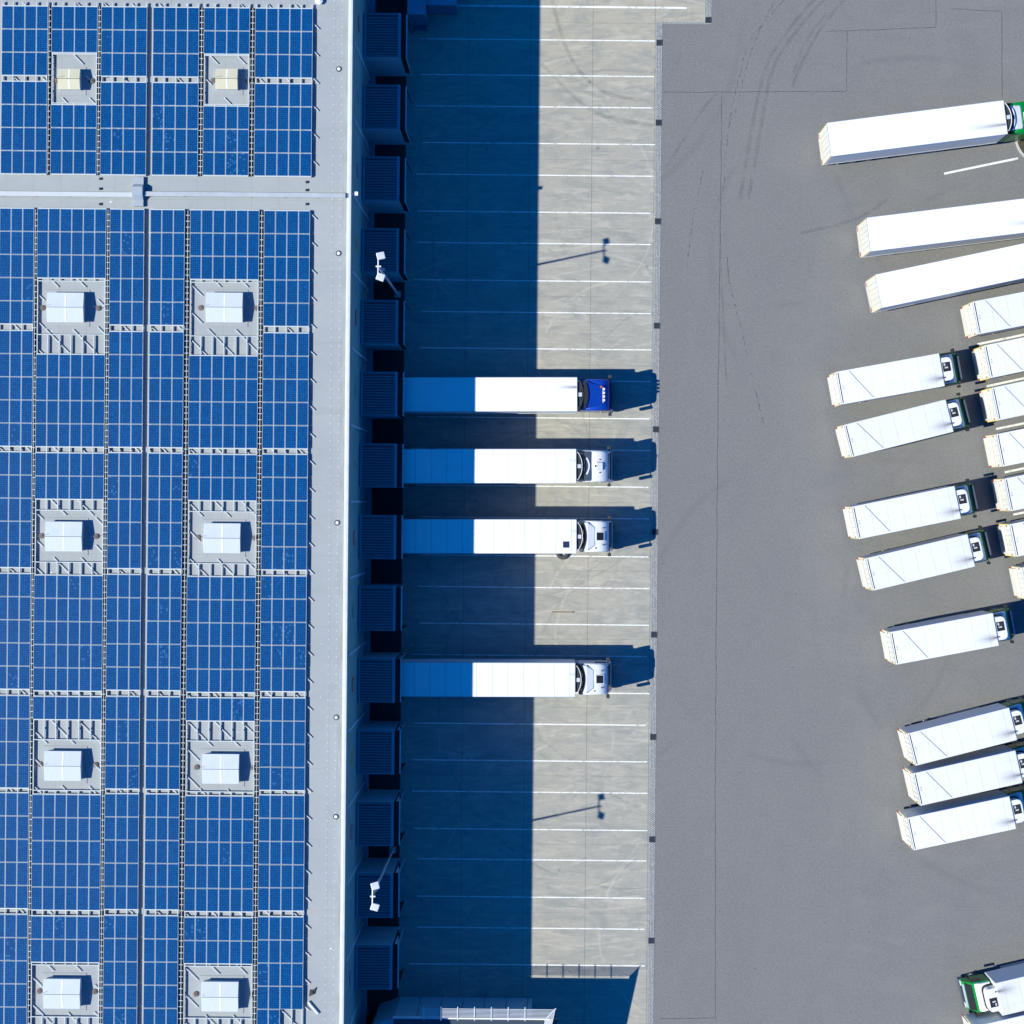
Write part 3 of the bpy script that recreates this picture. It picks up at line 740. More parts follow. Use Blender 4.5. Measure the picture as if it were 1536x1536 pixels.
# parapet camera box
x0, y0 = W(531, 290.5, 11.2); e = empty('parapet_lamp', (WX, y0, 11.2), 0, 'small white box lamp sticking out over the parapet', 'lamp')
m = MB(); m.box(.04, -.03, -.04, .26, .03, .02, M_GALV); m.build('bracket', e)
m = MB(); m.box(.26, -.14, -.10, .50, .14, .08, M_WHITE); m.build('housing', e, bevel=.02)

# ---------------------------------------------------------------- annex with louvre canopy (bottom), container (top)
AZ = 5.3
ax0, ax1 = WX + .4, X(798, 1500); ay = Y(1496, 700)
ax = empty('annex', (ax0, ay, 0), 0, 'low blue-shaded annex with roof coloured dark as shade at the bottom edge of the picture', 'building')
m = MB()
pts = [(0, -3), (1.0, -.55), (2.6, 0), (ax1-ax0, 0), (ax1-ax0, -12), (0, -12)]
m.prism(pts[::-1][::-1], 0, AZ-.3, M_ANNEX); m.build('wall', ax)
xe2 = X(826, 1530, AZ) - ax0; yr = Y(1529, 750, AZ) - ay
m = MB(); m.prism([(2.6, yr), (2.6, -12), (xe2-1.55, -12), (xe2+.55, yr)], AZ-.29, AZ-.1, M_SLATE); m.prism([(2.55, yr), (xe2+.02, yr), (xe2+.06, yr+.10), (2.55, yr+.10)], AZ-.25, AZ+.06, M_WHITE); m.build('roof', ax)  # dark roof colour stands in for the shaded recess behind the coping
for k in range(1, 7):
    xx = 2.6 + k*(ax1-ax0-2.6)/6.2; m = MB(); m.box(xx-.02, .002, .0, xx+.02, .02, AZ-.32, M_SLATE); m.build('panel_joint', ax)
cz = 5.7; cnx0 = X(632, 1520, cz); cnx1 = X(833, 1513, cz); cy0 = Y(1529, 750, cz); cy1 = Y(1513, 750, cz)
e = empty('louvre_canopy', (cnx0, cy0, cz), 0, 'white slatted sun louvre along the annex roof edge', 'louvre')
L, D = cnx1-cnx0, cy1-cy0
for k in range(8):
    yy = .10 + k*(D-.14)/7; m = MB(); m.box(0, yy-.022, -.0, L - (D-yy)*.35, yy+.022, .03, M_GREYW); m.build('slat', e)
for k in range(8):
    a = .04+k*.095
    n_ = MB(); n_.prism([(L-a-.025, D-.03-a*.9), (L-a-1.275, D-6-a*.9), (L-a-1.225, D-6-a*.9), (L-a+.025, D-.03-a*.9)], -.02, .03, M_WHITE); n_.build('slat', e)
n_ = MB(); n_.prism([(L-.85, -.05), (L-.78, -.05), (L+.08, D+.08), (L+.0, D+.08)], .032, .07, M_WHITE); n_.build('corner_rib', e)
for k in range(7):
    xx = .2 + k*1.27
    m = MB(); m.box(xx-.025, -.1, .034, xx+.025, D+.14, .08, M_WHITE); m.build('bracket', e)

def skip(u0, u1, v0, z, dep, nm, lab, mat):
    x0, y0 = W(u0, v0, z); x1 = X(u1, v0, z); e = empty(nm, (x0, y0, 0), 0, lab, 'container')
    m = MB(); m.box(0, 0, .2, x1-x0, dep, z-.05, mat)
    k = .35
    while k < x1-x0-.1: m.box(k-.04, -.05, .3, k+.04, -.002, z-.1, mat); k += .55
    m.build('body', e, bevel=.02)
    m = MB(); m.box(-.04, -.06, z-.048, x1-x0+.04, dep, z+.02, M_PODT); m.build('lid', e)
    m = MB(); m.box(.1, .3, 0, .3, dep-.3, .198, M_DARK).box(x1-x0-.3, .3, 0, x1-x0-.1, dep-.3, .198, M_DARK); m.build('skid', e)
skip(640, 684, 6, 2.6, 6.5, 'waste_container', 'shaded blue ribbed waste container at the top edge', M_CONT)
skip(612, 637.5, 20, 3.4, 4.5, 'waste_compactor', 'taller shaded blue compactor beside the northernmost dock house', M_CONT)
x0, y0 = W(618, 47); e = empty('steel_steps', (x0, y0, 0), 0, 'small dark steel steps below the compactor', 'steps')
for k in range(3):
    m = MB(); m.box(.02+.0*k, .28*k, .2+.22*k, 1.2, .28*k+.26, .24+.22*k, M_CONT); m.build('tread', e)
m = MB(); m.box(-.04, 0, 0, .0, .9, .9, M_CONT).box(1.22, 0, 0, 1.26, .9, .9, M_CONT); m.build('stringer', e)

# ---------------------------------------------------------------- vehicles
def rring(x, hw, zb, zt, r=.12, crown=0.0):
    r = min(r, hw*.5, (zt-zb)*.45); P = []
    for (cy_, cz_, a0) in ((hw-r, zb+r, -90), (hw-r, zt-r, 0), (-hw+r, zt-r, 90), (-hw+r, zb+r, 180)):
        for k in range(4):
            a = R(a0 + 30*k); P.append((x, cy_ + r*math.cos(a), cz_ + r*math.sin(a)))
        if a0 == 0: P.append((x, 0, zt+crown))
    return P
def wheel(parent, x, y, r=.5, w_=.30, name='wheel'):
    m = MB(); s_ = 1 if y > 0 else -1
    m.tube((x, y-w_/2, r), (x, y+w_/2, r), r, M_TYRE, 24); o = m.build(name, parent, bevel=.04)
    m = MB(); m.tube((x, y+s_*(w_/2-.02), r), (x, y+s_*(w_/2+.012), r), r*.56, M_RIM, 18, r*.5).tube((x, y+s_*(w_/2+.013), r), (x, y+s_*(w_/2+.06), r), r*.2, M_RIM, 12); m.build('rim', o)
def rear_doors(e, hw, z0, z1, mat_edge):
    for s_ in (-1, 1):
        m = MB(); ya, yb = sorted((s_*.012, s_*(hw-.05))); m.box(-.045, ya, z0+.06, -.002, yb, z1-.06, M_DOOR); o = m.build('rear_door', e, bevel=.01)
        m = MB()
        for k in (.3, .62): m.tube((-.07, s_*hw*k, z0+.1), (-.07, s_*hw*k, z1-.1), .018, M_GALV, 6)
        m.build('lock_rod', o)
    m = MB(); t_ = .05
    m.box(-.06, -hw, z0, -.003, -hw+t_, z1, mat_edge).box(-.06, hw-t_, z0, -.003, hw, z1, mat_edge).box(-.06, -hw+t_, z0, -.003, hw-t_, z0+t_, mat_edge)
    m.build('door_frame', e)
    m = MB(); m.box(-.05, -hw, z1-.055, -.002, hw, z1+.015, M_TRIM); m.build('rear_header', e)
def cabin(e, x0, hw, H, mat, L=2.05, glass=True, zb=.85):
    m = MB(); 
    m.loft([rring(x0, hw-.07, zb, H-.08, .12), rring(x0+.06, hw-.02, zb, H-.02, .14), rring(x0+L*.55, hw-.02, zb, H-.06, .16, .03), rring(x0+L*.80, hw-.04, zb, H-.22, .2, .03), rring(x0+L*.885, hw-.06, zb-.1, H-.62, .2, .02), rring(x0+L*.95, hw-.05, zb-.35, 2.05, .14), rring(x0+L, hw-.10, zb-.35, 1.75, .14)], mat)
    cab = m.build('cab', e)
    for p in cab.data.polygons: p.use_smooth = len(p.vertices) == 4
    xa, xb, za, zb_ = x0+L*.852, x0+L*.962, H-.42, 2.1
    m = MB(); m.loft([[(xa+.02, -hw+.24, za), (xa+.02, hw-.24, za), (xa-.04, hw-.24, za-.02), (xa-.04, -hw+.24, za-.02)], [(xb+.03, -hw+.12, zb_), (xb+.03, hw-.12, zb_), (xb-.04, hw-.12, zb_-.02), (xb-.04, -hw+.12, zb_-.02)]], M_GLASS); m.build('windscreen', cab)
    for s_ in (-1, 1):
        m = MB(); y_ = s_*(hw-.018); m.prism([(x0+L*.42, y_-.012), (x0+L*.80, y_-.012), (x0+L*.80, y_+.012), (x0+L*.42, y_+.012)], 2.15, min(2.95, H-.5), M_GLASS); m.build('side_window', cab)
        m = MB(); m.tube((x0+L*.86, s_*(hw-.06), H-.75), (x0+L*.90, s_*(hw+.22), H-.80), .04, M_DARK, 6); m.box(x0+L*.82, s_*(hw+.22)-.12, H-1.45, x0+L*.93, s_*(hw+.22)+.12, H-.72, M_DARK); m.build('mirror', e, bevel=.02)
        m = MB(); m.box(x0+L-.03, s_*(hw-.42)-.2, .85, x0+L+.025, s_*(hw-.42)+.2, 1.08, M_LAMP); m.build('headlight', e)
    m = MB(); m.box(x0+L-.04, -.7, 1.15, x0+L+.02, .7, 1.62, M_DARK); m.build('grille', e)
    m = MB(); m.box(x0+L-.25, -hw+.03, .32, x0+L+.08, hw-.03, .78, M_SLATE); m.build('bumper', e, bevel=.05)
    return cab
def make_semi(var, tractor=True, cabmat=None, seam=1.19, stain=True, H=3.62):
    e = empty('articulated_lorry'); hw = 1.29; TL = 13.6
    bm = body_mat('trailer_skin_'+var, (0.86, 0.86, 0.86), seam, (TL-.05, {'d1': .55, 's': -.55}.get(var, .4), {'s': 4.2, 'd1': 2.2}.get(var, .9), .10) if stain else None, .9 if var in ('s', 'd1') else .35, TL)
    m = MB(); m.box(0, -hw, 1.12, TL, hw, 4.0, bm); m.build('trailer_body', e, bevel=.035)
    for s_ in (-1, 1):
        m = MB(); m.box(.02, s_*(hw+.012)-.012, 3.90, TL-.02, s_*(hw+.012)+.012, 3.985, M_TRIM); m.build('roof_rail', e)
        m = MB(); m.box(.02, s_*(hw+.012)-.012, 1.13, TL-.02, s_*(hw+.012)+.012, 1.25, M_GALV); m.build('side_rail', e)
    rear_doors(e, hw-.01, 1.14, 3.95, M_ORANGE)
    m = MB(); m.box(.3, -.55, .82, TL-.3, -.4, 1.10, M_DARK).box(.3, .4, .82, TL-.3, .55, 1.10, M_DARK); k = .6
    while k < TL-.4: m.box(k-.06, -.39, .85, k+.06, .39, 1.05, M_DARK); k += 1.3
    m.build('chassis', e)
    m = MB(); m.box(-.10, -1.2, .45, .06, 1.2, .62, M_GALV).box(-.12, -1.25, .78, -.01, 1.25, 1.02, M_DOOR); m.build('rear_bumper', e)
    for s_ in (-1, 1):
        m = MB(); m.box(-.15, s_*1.0-.18, .80, -.121, s_*1.0+.18, .98, M_RED); m.build('tail_light', e)
        for wx_ in (2.3, 3.6, 4.9): wheel(e, wx_, s_*1.05)
        m = MB(); m.box(6.0, s_*1.22-.02, .5, 9.6, s_*1.22+.02, .62, M_GALV).box(6.0, s_*1.22-.02, .82, 9.6, s_*1.22+.02, .94, M_GALV); m.build('side_guard', e)
        m = MB(); m.box(10.6, s_*.9-.06, .1, 10.75, s_*.9+.06, 1.1, M_DARK).box(10.5, s_*.9-.12, 0, 10.85, s_*.9+.12, .08, M_DARK); m.build('landing_leg', e)
    m = MB(); m.box(7.0, -1.0, .35, 8.9, -.58, .80, M_DARK); m.build('pallet_box', e, bevel=.03)
    m = MB(); m.loft([rring(TL+.004, .98, 2.0, 3.88, .2), rring(TL+.34, .96, 2.1, 3.84, .22), rring(TL+.44, .86, 2.2, 3.72, .2)], M_DARK); m.build('refrigeration_unit', e)
    m = MB(); m.box(TL+.1, -.16, 3.86, TL+.36, .14, 3.93, M_GREYW); m.build('unit_cap', e)
    if not tractor: return e
    m = MB(); pts = [(TL+.46 - .36*abs(q/8)**2.4, q/8*1.08) for q in range(-8, 9)]
    m.prism([(a, b) for a, b in pts] + [(a-.045, b) for a, b in pts[::-1]], 3.90, 3.96, M_WHITE if var != 'd1' else M_SLATE); m.build('unit_hoop', e)
    cx0 = TL+.62
    m = MB(); m.box(TL-2.6, -.42, .72, cx0+1.6, -.30, .98, M_DARK).box(TL-2.6, .30, .72, cx0+1.6, .42, .98, M_DARK).box(TL-1.0, -.5, .985, TL-.1, .5, 1.09, M_DARK)
    m.box(cx0-.9, -.29, .80, cx0-.1, .29, .95, M_DARK); m.build('tractor_frame', e)
    cab = cabin(e, cx0, 1.22, H, cabmat, 2.22)
    for s_ in (-1, 1):
        wheel(e, cx0+1.35, s_*1.02); wheel(e, TL-1.0, s_*1.02)
        m = MB(); y_ = s_*1.19; m.prism([(cx0-.34, y_-.02-s_*.03), (cx0+.02, y_-.02), (cx0+.02, y_+.02), (cx0-.34, y_+.02-s_*.03)], 1.0, H-.12, cabmat); m.build('side_fairing', e)
        m = MB(); m.tube((cx0-.9, s_*.85, .62), (cx0+.7, s_*.85, .62), .28, M_GALV, 14); m.build('fuel_tank', e)
    if var == 'd1':
        fe = [(cx0+.22 - .20*abs(q/8)**2, q/8*1.0) for q in range(-8, 9)]
        m = MB(); m.prism([(cx0-.115, 1.0), (cx0-.115, -1.0)] + fe, 3.74, 3.90, M_BLACK); m.build('rear_recess', cab)
        m = MB(); m.loft([[(cx0-.12, -1.13, 3.62), (cx0-.12, 1.13, 3.62), (cx0-.12, 1.0, 3.86), (cx0-.12, -1.0, 3.86)], [(cx0+1.25, -.72, 3.56), (cx0+1.25, .72, 3.56), (cx0+1.25, .66, 3.62), (cx0+1.25, -.66, 3.62)]], cabmat); m.build('roof_deflector', cab)
        m = MB(); m.tube((cx0+1.36, -.62, 3.66), (cx0+1.36, .62, 3.66), .03, M_ALU, 8); lb = m.build('light_bar', cab)
        for k in range(4):
            m = MB(); m.tube((cx0+1.34, -.42+.28*k, 3.74), (cx0+1.50, -.42+.28*k, 3.74), .085, M_LAMP, 12, .10); m.build('spot_lamp', lb)
        m = MB(); m.tube((cx0+1.22, .60, 3.58), (cx0+1.22, .60, 3.80), .085, plain('beacon_orange', (.8,.12,.02), .3), 12, .07); m.build('beacon', cab)
        m = MB(); m.box(cx0+1.74, -1.16, 3.02, cx0+1.98, 1.16, 3.09, M_SLATE); m.build('sun_visor', cab)
    elif var == 'd2':
        m = MB(); m.loft([rring(cx0-.02, 1.16, 3.2, H+.02, .12), rring(cx0+.5, 1.15, 3.2, H+.03, .14)], M_SLATE); m.build('shade_roof_panel', cab)  # slate colour paints the shade on the rear of the deflector
        m = MB(); pts = [(cx0+.42 - .20*abs(q/8)**2, q/8*.66) for q in range(-8, 9)]
        m.prism(pts + [(a-.10, b*.9) for a, b in pts[::-1]], H+.035, H+.07, M_WHITE); m.build('spoiler_arc', cab)
        m = MB(); m.loft([rring(cx0+.72, .30, H-.1, H+.02, .1), rring(cx0+.95, .33, H-.1, H+.14, .1), rring(cx0+1.4, .30, H-.2, H+.05, .1)], M_WCAB); m.build('roof_dome', cab)
        m = MB(); m.tube((cx0+.85, .0, H+.13), (cx0+.85, .0, H+.16), .085, M_BLACK, 14); m.build('roof_hatch', cab)
        for (a, b) in ((1.18, .5), (1.18, -.5), (1.6, .0)):
            m = MB(); m.tube((cx0+a, b, H-.10), (cx0+a, b, H+.02), .045, M_BLACK, 8); m.build('roof_lamp', cab)
    else:
        k_ = .85 if var == 's' else 1.0
        n_ = 8; fe = [(cx0+.16 - .26*abs(q/8)**2, q/8*1.09*k_) for q in range(-8, 9)]; re_ = [(cx0-.13 - .04*abs(q/8)**2, q/8*1.09*k_) for q in range(-8, 9)]
        m = MB(); m.prism(re_[::-1] + fe, H+.115, H+.15, M_BLACK); m.build('rear_recess', cab)
        m = MB(); m.loft([rring(cx0-.14, 1.10*k_, H-.5, H+.12, .10), rring(cx0+.25, 1.10*k_, H-.5, H+.13, .14), rring(cx0+.75, .80*(2-k_), H-.5, H+.01, .14), rring(cx0+.85, .74*(2-k_), H-.5, H-.05, .14)], M_WHITE if var == 's' else cabmat); m.build('roof_deflector', cab)
        m = MB(); a0 = .92 if var == 'd3' else 1.0
        m.box(cx0+a0, -.30, H-.1, cx0+a0+.56, .30, H+.012, M_GLASS); m.build('roof_hatch', cab, bevel=.02)
        m = MB(); m.box(cx0+a0-.05, -.35, H-.12, cx0+a0+.61, .35, H+.003, M_GREYW); m.build('hatch_frame', cab, bevel=.02)
        for (a, b) in ((1.42, .65), (1.42, -.65), (.84, -.9)):
            m = MB(); m.tube((cx0+a, b, H-.14), (cx0+a, b, H+.02), .05, M_DARK, 8); m.build('roof_lamp', cab)
        m = MB(); m.box(cx0+1.76, -1.12, H-.60, cx0+1.96, 1.12, H-.54, M_SLATE); m.build('sun_visor', cab)
    return e
def place(o, p_rt, p_rb, p_ft, p_fb, z, L):
    """stand a vehicle so its roof corners (rear-left, rear-right, front-left, front-right) fit; anchored at the front"""
    a = [W(*q, z) for q in (p_rt, p_rb, p_ft, p_fb)]
    rx, ry = (a[0][0]+a[1][0])/2, (a[0][1]+a[1][1])/2; fx_, fy = (a[2][0]+a[3][0])/2, (a[2][1]+a[3][1])/2
    an = math.atan2(fy-ry, fx_-rx)
    o.location = (fx_ - L*math.cos(an), fy - L*math.sin(an), 0); o.rotation_euler = (0, 0, an)
def place_rear(o, p_rt, p_rb, z, deg):
    a = [W(*q, z) for q in (p_rt, p_rb)]
    o.location = ((a[0][0]+a[1][0])/2, (a[0][1]+a[1][1])/2, 0); o.rotation_euler = (0, 0, R(deg))
DG = 'lorries backed onto the docks'
o = make_semi('d1', cabmat=M_BLUE, seam=None); place(o, (606,565.9), (606,617.4), (866,565.5), (866,617.4), 4, 13.6); tag(o, 'lorry with smooth white trailer and bright blue cab backed onto a dock', 'lorry', DG)
o = make_semi('d2', cabmat=M_WCAB, H=3.66); place(o, (607,674), (607,724.5), (864.5,673.5), (864.5,724.5), 4, 13.6); tag(o, 'docked lorry with white cab and domed roof, directly below the blue one', 'lorry', DG)
o = make_semi('d3', cabmat=M_WCAB); place(o, (604,779), (604,830), (865,779.3), (865,830.2), 4, 13.6); tag(o, 'docked lorry with a small dark solar panel on its white trailer roof', 'lorry', DG)
m = MB(); m.box(12.55, -.86, 4.003, 13.03, -.38, 4.02, M_DARK)
for i in range(4):
    for j in range(4): m.box(12.57+i*.115, -.84+j*.115, 4.021, 12.57+i*.115+.09, -.84+j*.115+.09, 4.026, plain('small_cells', (.01,.03,.12), .2))
m.build('roof_solar_panel', o)
o = make_semi('d4', cabmat=M_WCAB, H=3.58); place(o, (604,993.8), (604,1045), (863,994.3), (863,1045.5), 4, 13.6); tag(o, 'lowest of the four docked lorries, white cab with square dark roof hatch', 'lorry', DG)
# loose tyre, batten
x0, y0 = W(844, 829.5, .2); e = empty('loose_tyre', (x0, y0, 0), 0, 'grey worn tyre lying on the ground half under the third docked trailer', 'tyre')
m = MB(); n = 24; R1, R2 = .36, .17
rings = []
for i in range(n):
    a = 2*math.pi*i/n; rings.append([((R1+ .17*math.cos(b))*math.cos(a), (R1+.17*math.cos(b))*math.sin(a), .13+.12*math.sin(b)) for b in [2*math.pi*k/8 for k in range(8)]])
m.loft(rings+[rings[0]], plain('worn_tyre', (.06,.062,.066), .9), caps=False); m.build('tyre', e)
m = MB(); m.tube((0,0,.02),(0,0,.05),.30,M_GALV,18); m.build('disc', e)
x0, y0 = W(844, 918); m = MB(); m.box(-.85,-.035,.005,.85,.035,.04,M_WOOD).box(.78,-.05,.041,.86,.05,.06,M_WOOD); o = m.build('timber_batten', loc=(x0,y0,0)); o.rotation_euler = (0,0,R(.3)); tag(o, 'thin brown timber batten lying on the sunlit apron', 'batten')

# big lorries parked on the right
s1 = make_semi('s', cabmat=M_GREEN, seam=None, H=3.4)
for ch in KIDS(s1):
    if ch.name.startswith(('side_fairing',)): ch.data.materials[0] = M_GREEN
# green lower cab shell for the parked lorry
m = MB(); cx0 = 14.22
m.loft([rring(cx0-.03, 1.245, .8, 3.0, .05), rring(cx0+1.3, 1.245, .8, 3.0, .05), rring(cx0+1.62, 1.23, .8, 2.6, .05)], M_GREEN)
m.build('cab_shell', s1)
TG = 'lorries parked in the yard'
place(s1, (1243,184.5), (1248.7,233.7), (1505.7,151), (1512,200), 4, 13.6); tag(s1, 'long white lorry with green cab, northernmost in the yard', 'lorry', TG)
s2 = copy_tree(s1); place_rear(s2, (1301,327.5), (1306.5,376), 4, 7.5); tag(s2, 'long white trailer parked second from the top, running off the right edge', 'lorry', TG)
s3 = copy_tree(s1); place_rear(s3, (1313,413.5), (1324.5,460), 4, 12.4); tag(s3, 'long white trailer parked third from the top, running off the right edge', 'lorry', TG)

MB0 = MB
def stretch_build(q, SX, x0):
    q.v = [(x0 + (x_-x0)*SX, y_, z_) for x_, y_, z_ in q.v]; return q
def make_rigid(edge=M_ORANGE):
    e = empty('box_lorry'); hw, BL, T = 1.28, 8.0, 3.75
    bm = body_mat('box_skin', (0.76, 0.76, 0.76), 1.22, (BL+.02, -.62, 2.1, .34), 1.0, BL, 0.38)
    m = MB(); m.box(0, -hw, .98, BL, hw, T, bm); m.build('box_body', e, bevel=.045)
    # groove of the tail-lift cable across the roof
    n_ = MB(); n_.prism([(.90, 1.18), (.97, 1.18), (2.47, -1.16), (2.40, -1.16)], T+.002, T+.016, plain('cable_grey', (0.30, 0.32, 0.36), .6)); n_.build('roof_cable', e)
    m = MB(); m.box(.04, -hw+.1, T+.002, .11, hw-.1, T+.012, M_BLACK); m.build('roof_gap', e)
    for k in (-.12, .0, .12):
        m = MB(); m.box(.22, k-.015, T+.002, .34, k+.015, T+.012, M_DARK); m.build('latch', e)
    rear_doors(e, hw-.01, 1.0, T-.04, edge)
    m = MB(); m.box(-.16, -hw+.18, .62, -.065, hw-.18, 2.2, M_DOOR).box(-.19, -hw+.35, 1.9, -.161, hw-.35, 2.15, M_WHITE); m.build('tail_lift', e, bevel=.02)
    m = MB(); m.box(.2, -.5, .68, 8.9, -.36, .96, M_DARK).box(.2, .36, .68, 8.9, .5, .96, M_DARK); m.build('chassis', e)
    for s_ in (-1, 1):
        m = MB(); m.box(-.12, s_*1.08-.14, .62, -.062, s_*1.08+.14, .95, M_RED); m.build('tail_light', e)
        m = MB(); m.box(-.068, s_*1.13-.06, 2.75, -.061, s_*1.13+.06, 2.95, M_RED); m.build('marker', e)
        wheel(e, 2.1, s_*.98, .45, .5); wheel(e, 9.0, s_*1.02, .45, .28)
        m = MB(); m.box(3.2, s_*1.22-.02, .45, 6.6, s_*1.22+.02, .58, M_GALV).box(3.2, s_*1.22-.02, .75, 6.6, s_*1.22+.02, .88, M_GALV); m.build('side_guard', e)
    m = MB(); m.tube((4.2,.95,.6),(5.6,.95,.6),.26,M_GALV,14); m.build('fuel_tank', e)
    # refrigeration unit above the cab
    hwu = .90; pts = [(BL+.004, -hwu), (BL+.55, -hwu), (BL+.72, -hwu+.06), (BL+.82, -hwu+.2), (BL+.86, -hwu+.4), (BL+.86, hwu-.4), (BL+.82, hwu-.2), (BL+.72, hwu-.06), (BL+.55, hwu), (BL+.004, hwu)]
    m = MB(); m.prism(pts, 2.90, 3.66, M_WCAB); fu = m.build('refrigeration_unit', e, bevel=.05)
    m = MB(); m.prism([(a + (.07 if a > BL+.1 else 0), b*1.07) for a, b in pts], 2.76, 2.898, M_BLACK); m.build('shadow_band', fu)  # black band stands in for the shadow gap under the unit
    m = MB(); m.box(BL+.10, -.20, 3.64, BL+.70, .52, 3.672, M_BLACK); m.box(BL+.24, .05, 3.673, BL+.5, .16, 3.68, M_GALV).box(BL+.2, .25, 3.673, BL+.32, .44, 3.68, M_GALV).box(BL+.4, .28, 3.673, BL+.58, .34, 3.68, M_SLATE); m.build('fan_grille', fu)
    m = MB(); m.tube((BL+.1, -.62, 3.655), (BL+.1, -.62, 3.74), .05, M_BLACK, 10); m.build('exhaust', fu)
    # cab
    cx0, L, hwc = 8.14, 1.62, 1.20; zb = .8; SX = 1.2
    m = MB(); m.loft([rring(cx0, hwc-.05, zb, 2.42, .1), rring(cx0+.9, hwc, zb, 2.45, .12), rring(cx0+1.12, hwc-.02, zb, 2.38, .14), rring(cx0+1.30, hwc-.05, zb-.1, 1.98, .12), rring(cx0+1.46, hwc-.06, zb-.3, 1.60, .12), rring(cx0+1.56, hwc-.12, zb-.3, 1.35, .12)], M_GREEN); cab = stretch_build(m, SX, cx0).build('cab', e)
    m = MB(); m.loft([rring(cx0+.0, hwc-.14, 2.30, 2.62, .1), rring(cx0+.72, hwc-.08, 2.30, 2.68, .12, .02), rring(cx0+.92, hwc-.10, 2.28, 2.56, .12, .02), rring(cx0+.98, hwc-.16, 2.30, 2.44, .06)], M_WHITE); stretch_build(m, SX, cx0).build('roof_cap', cab)
    m = MB(); m.loft([[(cx0+1.15, -1.02, 2.36), (cx0+1.15, 1.02, 2.36), (cx0+1.08, 1.02, 2.36), (cx0+1.08, -1.02, 2.36)], [(cx0+1.47, -1.08, 1.66), (cx0+1.47, 1.08, 1.66), (cx0+1.36, 1.08, 1.66), (cx0+1.36, -1.08, 1.66)]], M_GLASS); stretch_build(m, SX, cx0).build('windscreen', cab)
    m = MB(); m.loft([rring(cx0+1.49, .95, 1.50, 1.56, .02), rring(cx0+1.60, .90, 1.46, 1.52, .02)], M_TRIM); stretch_build(m, SX, cx0).build('wiper_cowl', cab)
    m = MB(); m.box(cx0+1.30, -hwc+.04, .35, cx0+1.66, hwc-.04, .75, M_SLATE); stretch_build(m, SX, cx0).build('bumper', e, bevel=.05)
    m = MB(); m.box(cx0+1.52, -.62, .85, cx0+1.60, .62, 1.25, M_DARK); stretch_build(m, SX, cx0).build('grille', e)
    for s_ in (-1, 1):
        m = MB(); m.box(cx0+1.50, s_*.88-.2, .82, cx0+1.60, s_*.88+.2, 1.05, M_LAMP); stretch_build(m, SX, cx0).build('headlight', e)
        m = MB(); m.box(cx0+.45, s_*(hwc-.01)-.012, 1.55, cx0+1.05, s_*(hwc-.01)+.012, 2.15, M_GLASS); stretch_build(m, SX, cx0).build('side_window', cab)
        m = MB(); m.tube((cx0+1.12, s_*(hwc-.05), 2.2), (cx0+1.2, s_*(hwc+.22), 2.15), .025, M_DARK, 6); m.box(cx0+1.13, s_*(hwc+.24)-.10, 1.6, cx0+1.25, s_*(hwc+.24)+.10, 2.2, M_BLACK); stretch_build(m, SX, cx0).build('mirror', e, bevel=.02)
    return e
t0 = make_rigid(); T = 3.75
RG = 'white box lorries with green cabs'
spec = [((1255,557),(1264.5,607),(1409.5,529.8),(1417,579),'uppermost of the front row of box lorries'),
        ((1266.5,637.7),(1279,685),(1419.5,599.5),(1430,647),'second in the front row of box lorries, steepest angled'),
        ((1282,759),(1290,808.7),(1432,728.5),(1442,778),'third from the top in the front row of box lorries'),
        ((1301.5,835.5),(1315.7,886),(1452,800.5),(1462.7,850.5),'fourth from the top in the front row of box lorries'),
        ((1343,946.7),(1351,996),(1489.5,919),(1499,969),'box lorry standing alone between two gaps in the row'),
        ((1365.7,1099),(1378,1148),(1514.5,1062.5),(1525.7,1109),'top one of the tight group of three box lorries'),
        ((1374.4,1157.8),(1386.7,1209),(1523.8,1125.3),(1534,1174.7),'middle one of the tight group of three box lorries'),
        ((1364.7,1224.7),(1377.4,1275.8),(1514.5,1194.2),(1524.7,1243.6),'bottom one of the tight group of three box lorries')]
for i, (a, b, c_, d, lab) in enumerate(spec):
    o = t0 if i == 0 else copy_tree(t0); place(o, a, b, c_, d, T, 8.0); tag(o, 'white, ' + lab, 'box lorry', RG)
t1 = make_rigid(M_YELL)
rear = [((1459,452.5),(1469.5,501),11.5,0,'first behind the front row, just under the long trailers'), ((1477,518),(1487,567),12.3,1,'second in the back row, behind the uppermost front lorry'), ((1488,581),(1499,631),12.3,1,'third in the back row, behind the second front lorry'),
        ((1495.7,651),(1504.5,700),11.8,0,'fourth in the back row, with clear asphalt behind its tail'), ((1507,717.5),(1518,767),12.0,0,'fifth in the back row, behind the third front lorry'), ((1515.5,786),(1525.5,835.5),12.0,1,'sixth in the back row, shaded tail behind the fourth front lorry'), ((1534,851),(1545,900),12.0,0,'lowest in the back row, only its tail doors in view')]
f1 = True
for (a, b, dg, yel, lab) in rear:
    if yel: o = t1 if f1 else copy_tree(t1); f1 = False
    else: o = copy_tree(t0)
    place_rear(o, a, b, T, dg); tag(o, 'white box lorry, ' + lab, 'box lorry', RG)
o = copy_tree(t0)
a = [W(1493.2,1475,T), W(1503.4,1524,T)]; fx_, fy = (a[0][0]+a[1][0])/2, (a[0][1]+a[1][1])/2; an = R(180+13.6)
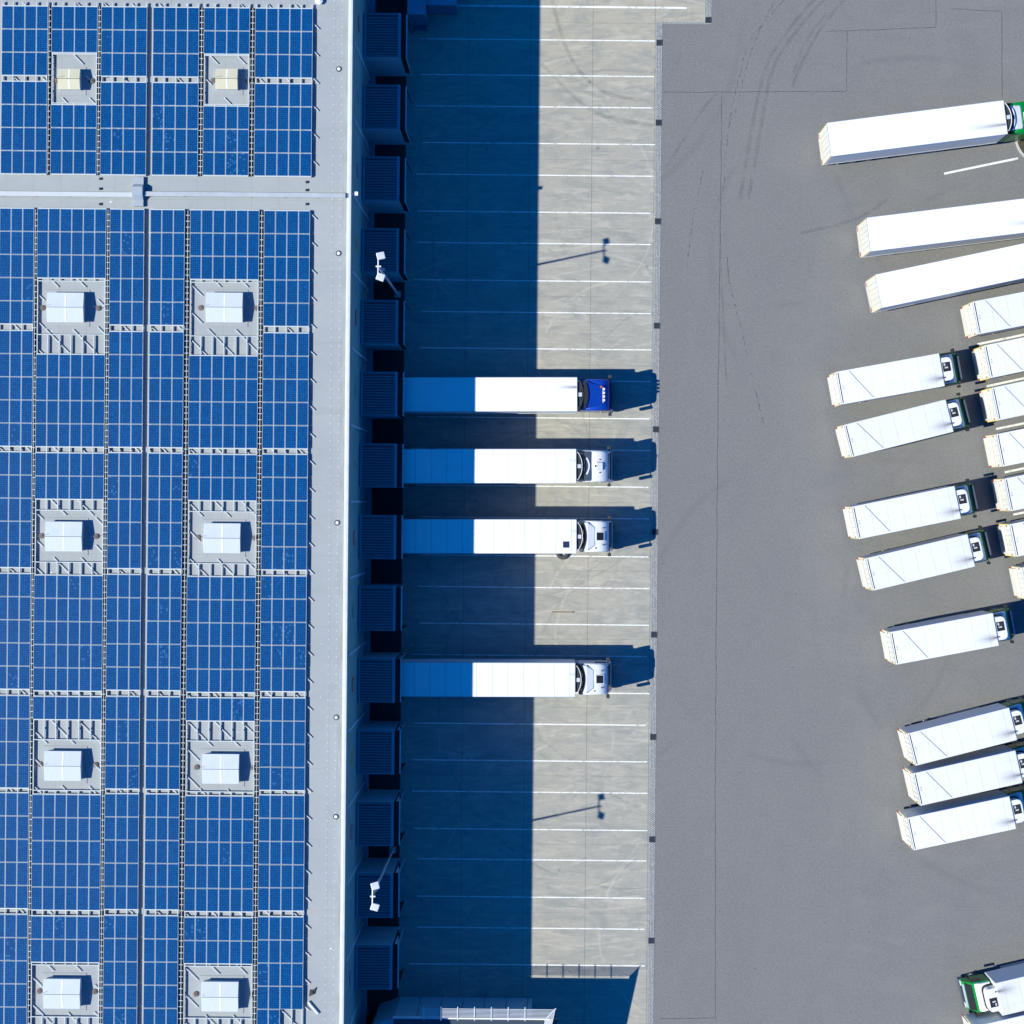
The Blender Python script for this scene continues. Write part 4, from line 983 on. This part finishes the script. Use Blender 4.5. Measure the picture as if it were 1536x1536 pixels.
o.location = (fx_-8*math.cos(an), fy-8*math.sin(an), 0); o.rotation_euler = (0,0,an); tag(o, 'box lorry facing left with green and white cab in the bottom right corner', 'box lorry', RG)
o = copy_tree(t0); place_rear(o, (1462,1540), (1473,1589), T, 13.5); tag(o, 'box lorry at the very bottom right edge, only its shaded side in view', 'box lorry', RG)

# ---------------------------------------------------------------- light
SUN_AZ, SUN_EL = 180 + 12.5, 39.8
w = bpy.data.worlds.new('World'); scene.world = w; w.use_nodes = True
nt = w.node_tree; bg = nt.nodes['Background']
sky = nt.nodes.new('ShaderNodeTexSky'); sky.sky_type = 'NISHITA'; sky.sun_disc = False
sky.sun_elevation = R(SUN_EL); sky.sun_rotation = R(90 - SUN_AZ); sky.air_density = 1.0; sky.dust_density = 0.6; sky.ozone_density = 4.0
mul = nt.nodes.new('ShaderNodeMix'); mul.data_type = 'RGBA'; mul.blend_type = 'MULTIPLY'; mul.inputs[0].default_value = 1
mul.inputs[7].default_value = (0.0, 0.44, 1.0, 1)
nt.links.new(sky.outputs[0], mul.inputs[6]); nt.links.new(mul.outputs[2], bg.inputs[0]); bg.inputs[1].default_value = 0.115
L = bpy.data.lights.new('sun', 'SUN'); L.energy = 5.0; L.angle = R(0.5); L.color = (1.0, 0.985, 0.85)
so = bpy.data.objects.new('sun', L); COL.objects.link(so)
d = Vector((math.cos(R(SUN_AZ))*math.cos(R(SUN_EL)), math.sin(R(SUN_AZ))*math.cos(R(SUN_EL)), math.sin(R(SUN_EL))))
so.rotation_euler = d.to_track_quat('Z', 'Y').to_euler(); so.location = d*150

cam = bpy.data.cameras.new('camera'); co = bpy.data.objects.new('camera', cam); COL.objects.link(co); scene.camera = co
co.location = (0, 0, CAM_H); co.rotation_euler = (0, 0, PHI)
cam.sensor_width = 36; cam.sensor_fit = 'HORIZONTAL'; cam.lens = 36*FPX/1536
cam.shift_x = -(NU-768)/1536; cam.shift_y = -(768-NV)/1536
cam.clip_end = 3000
scene.render.engine = 'CYCLES'
scene.view_settings.view_transform = 'Standard'; scene.view_settings.look = 'None'; scene.view_settings.exposure = 0.43; scene.view_settings.gamma = 1
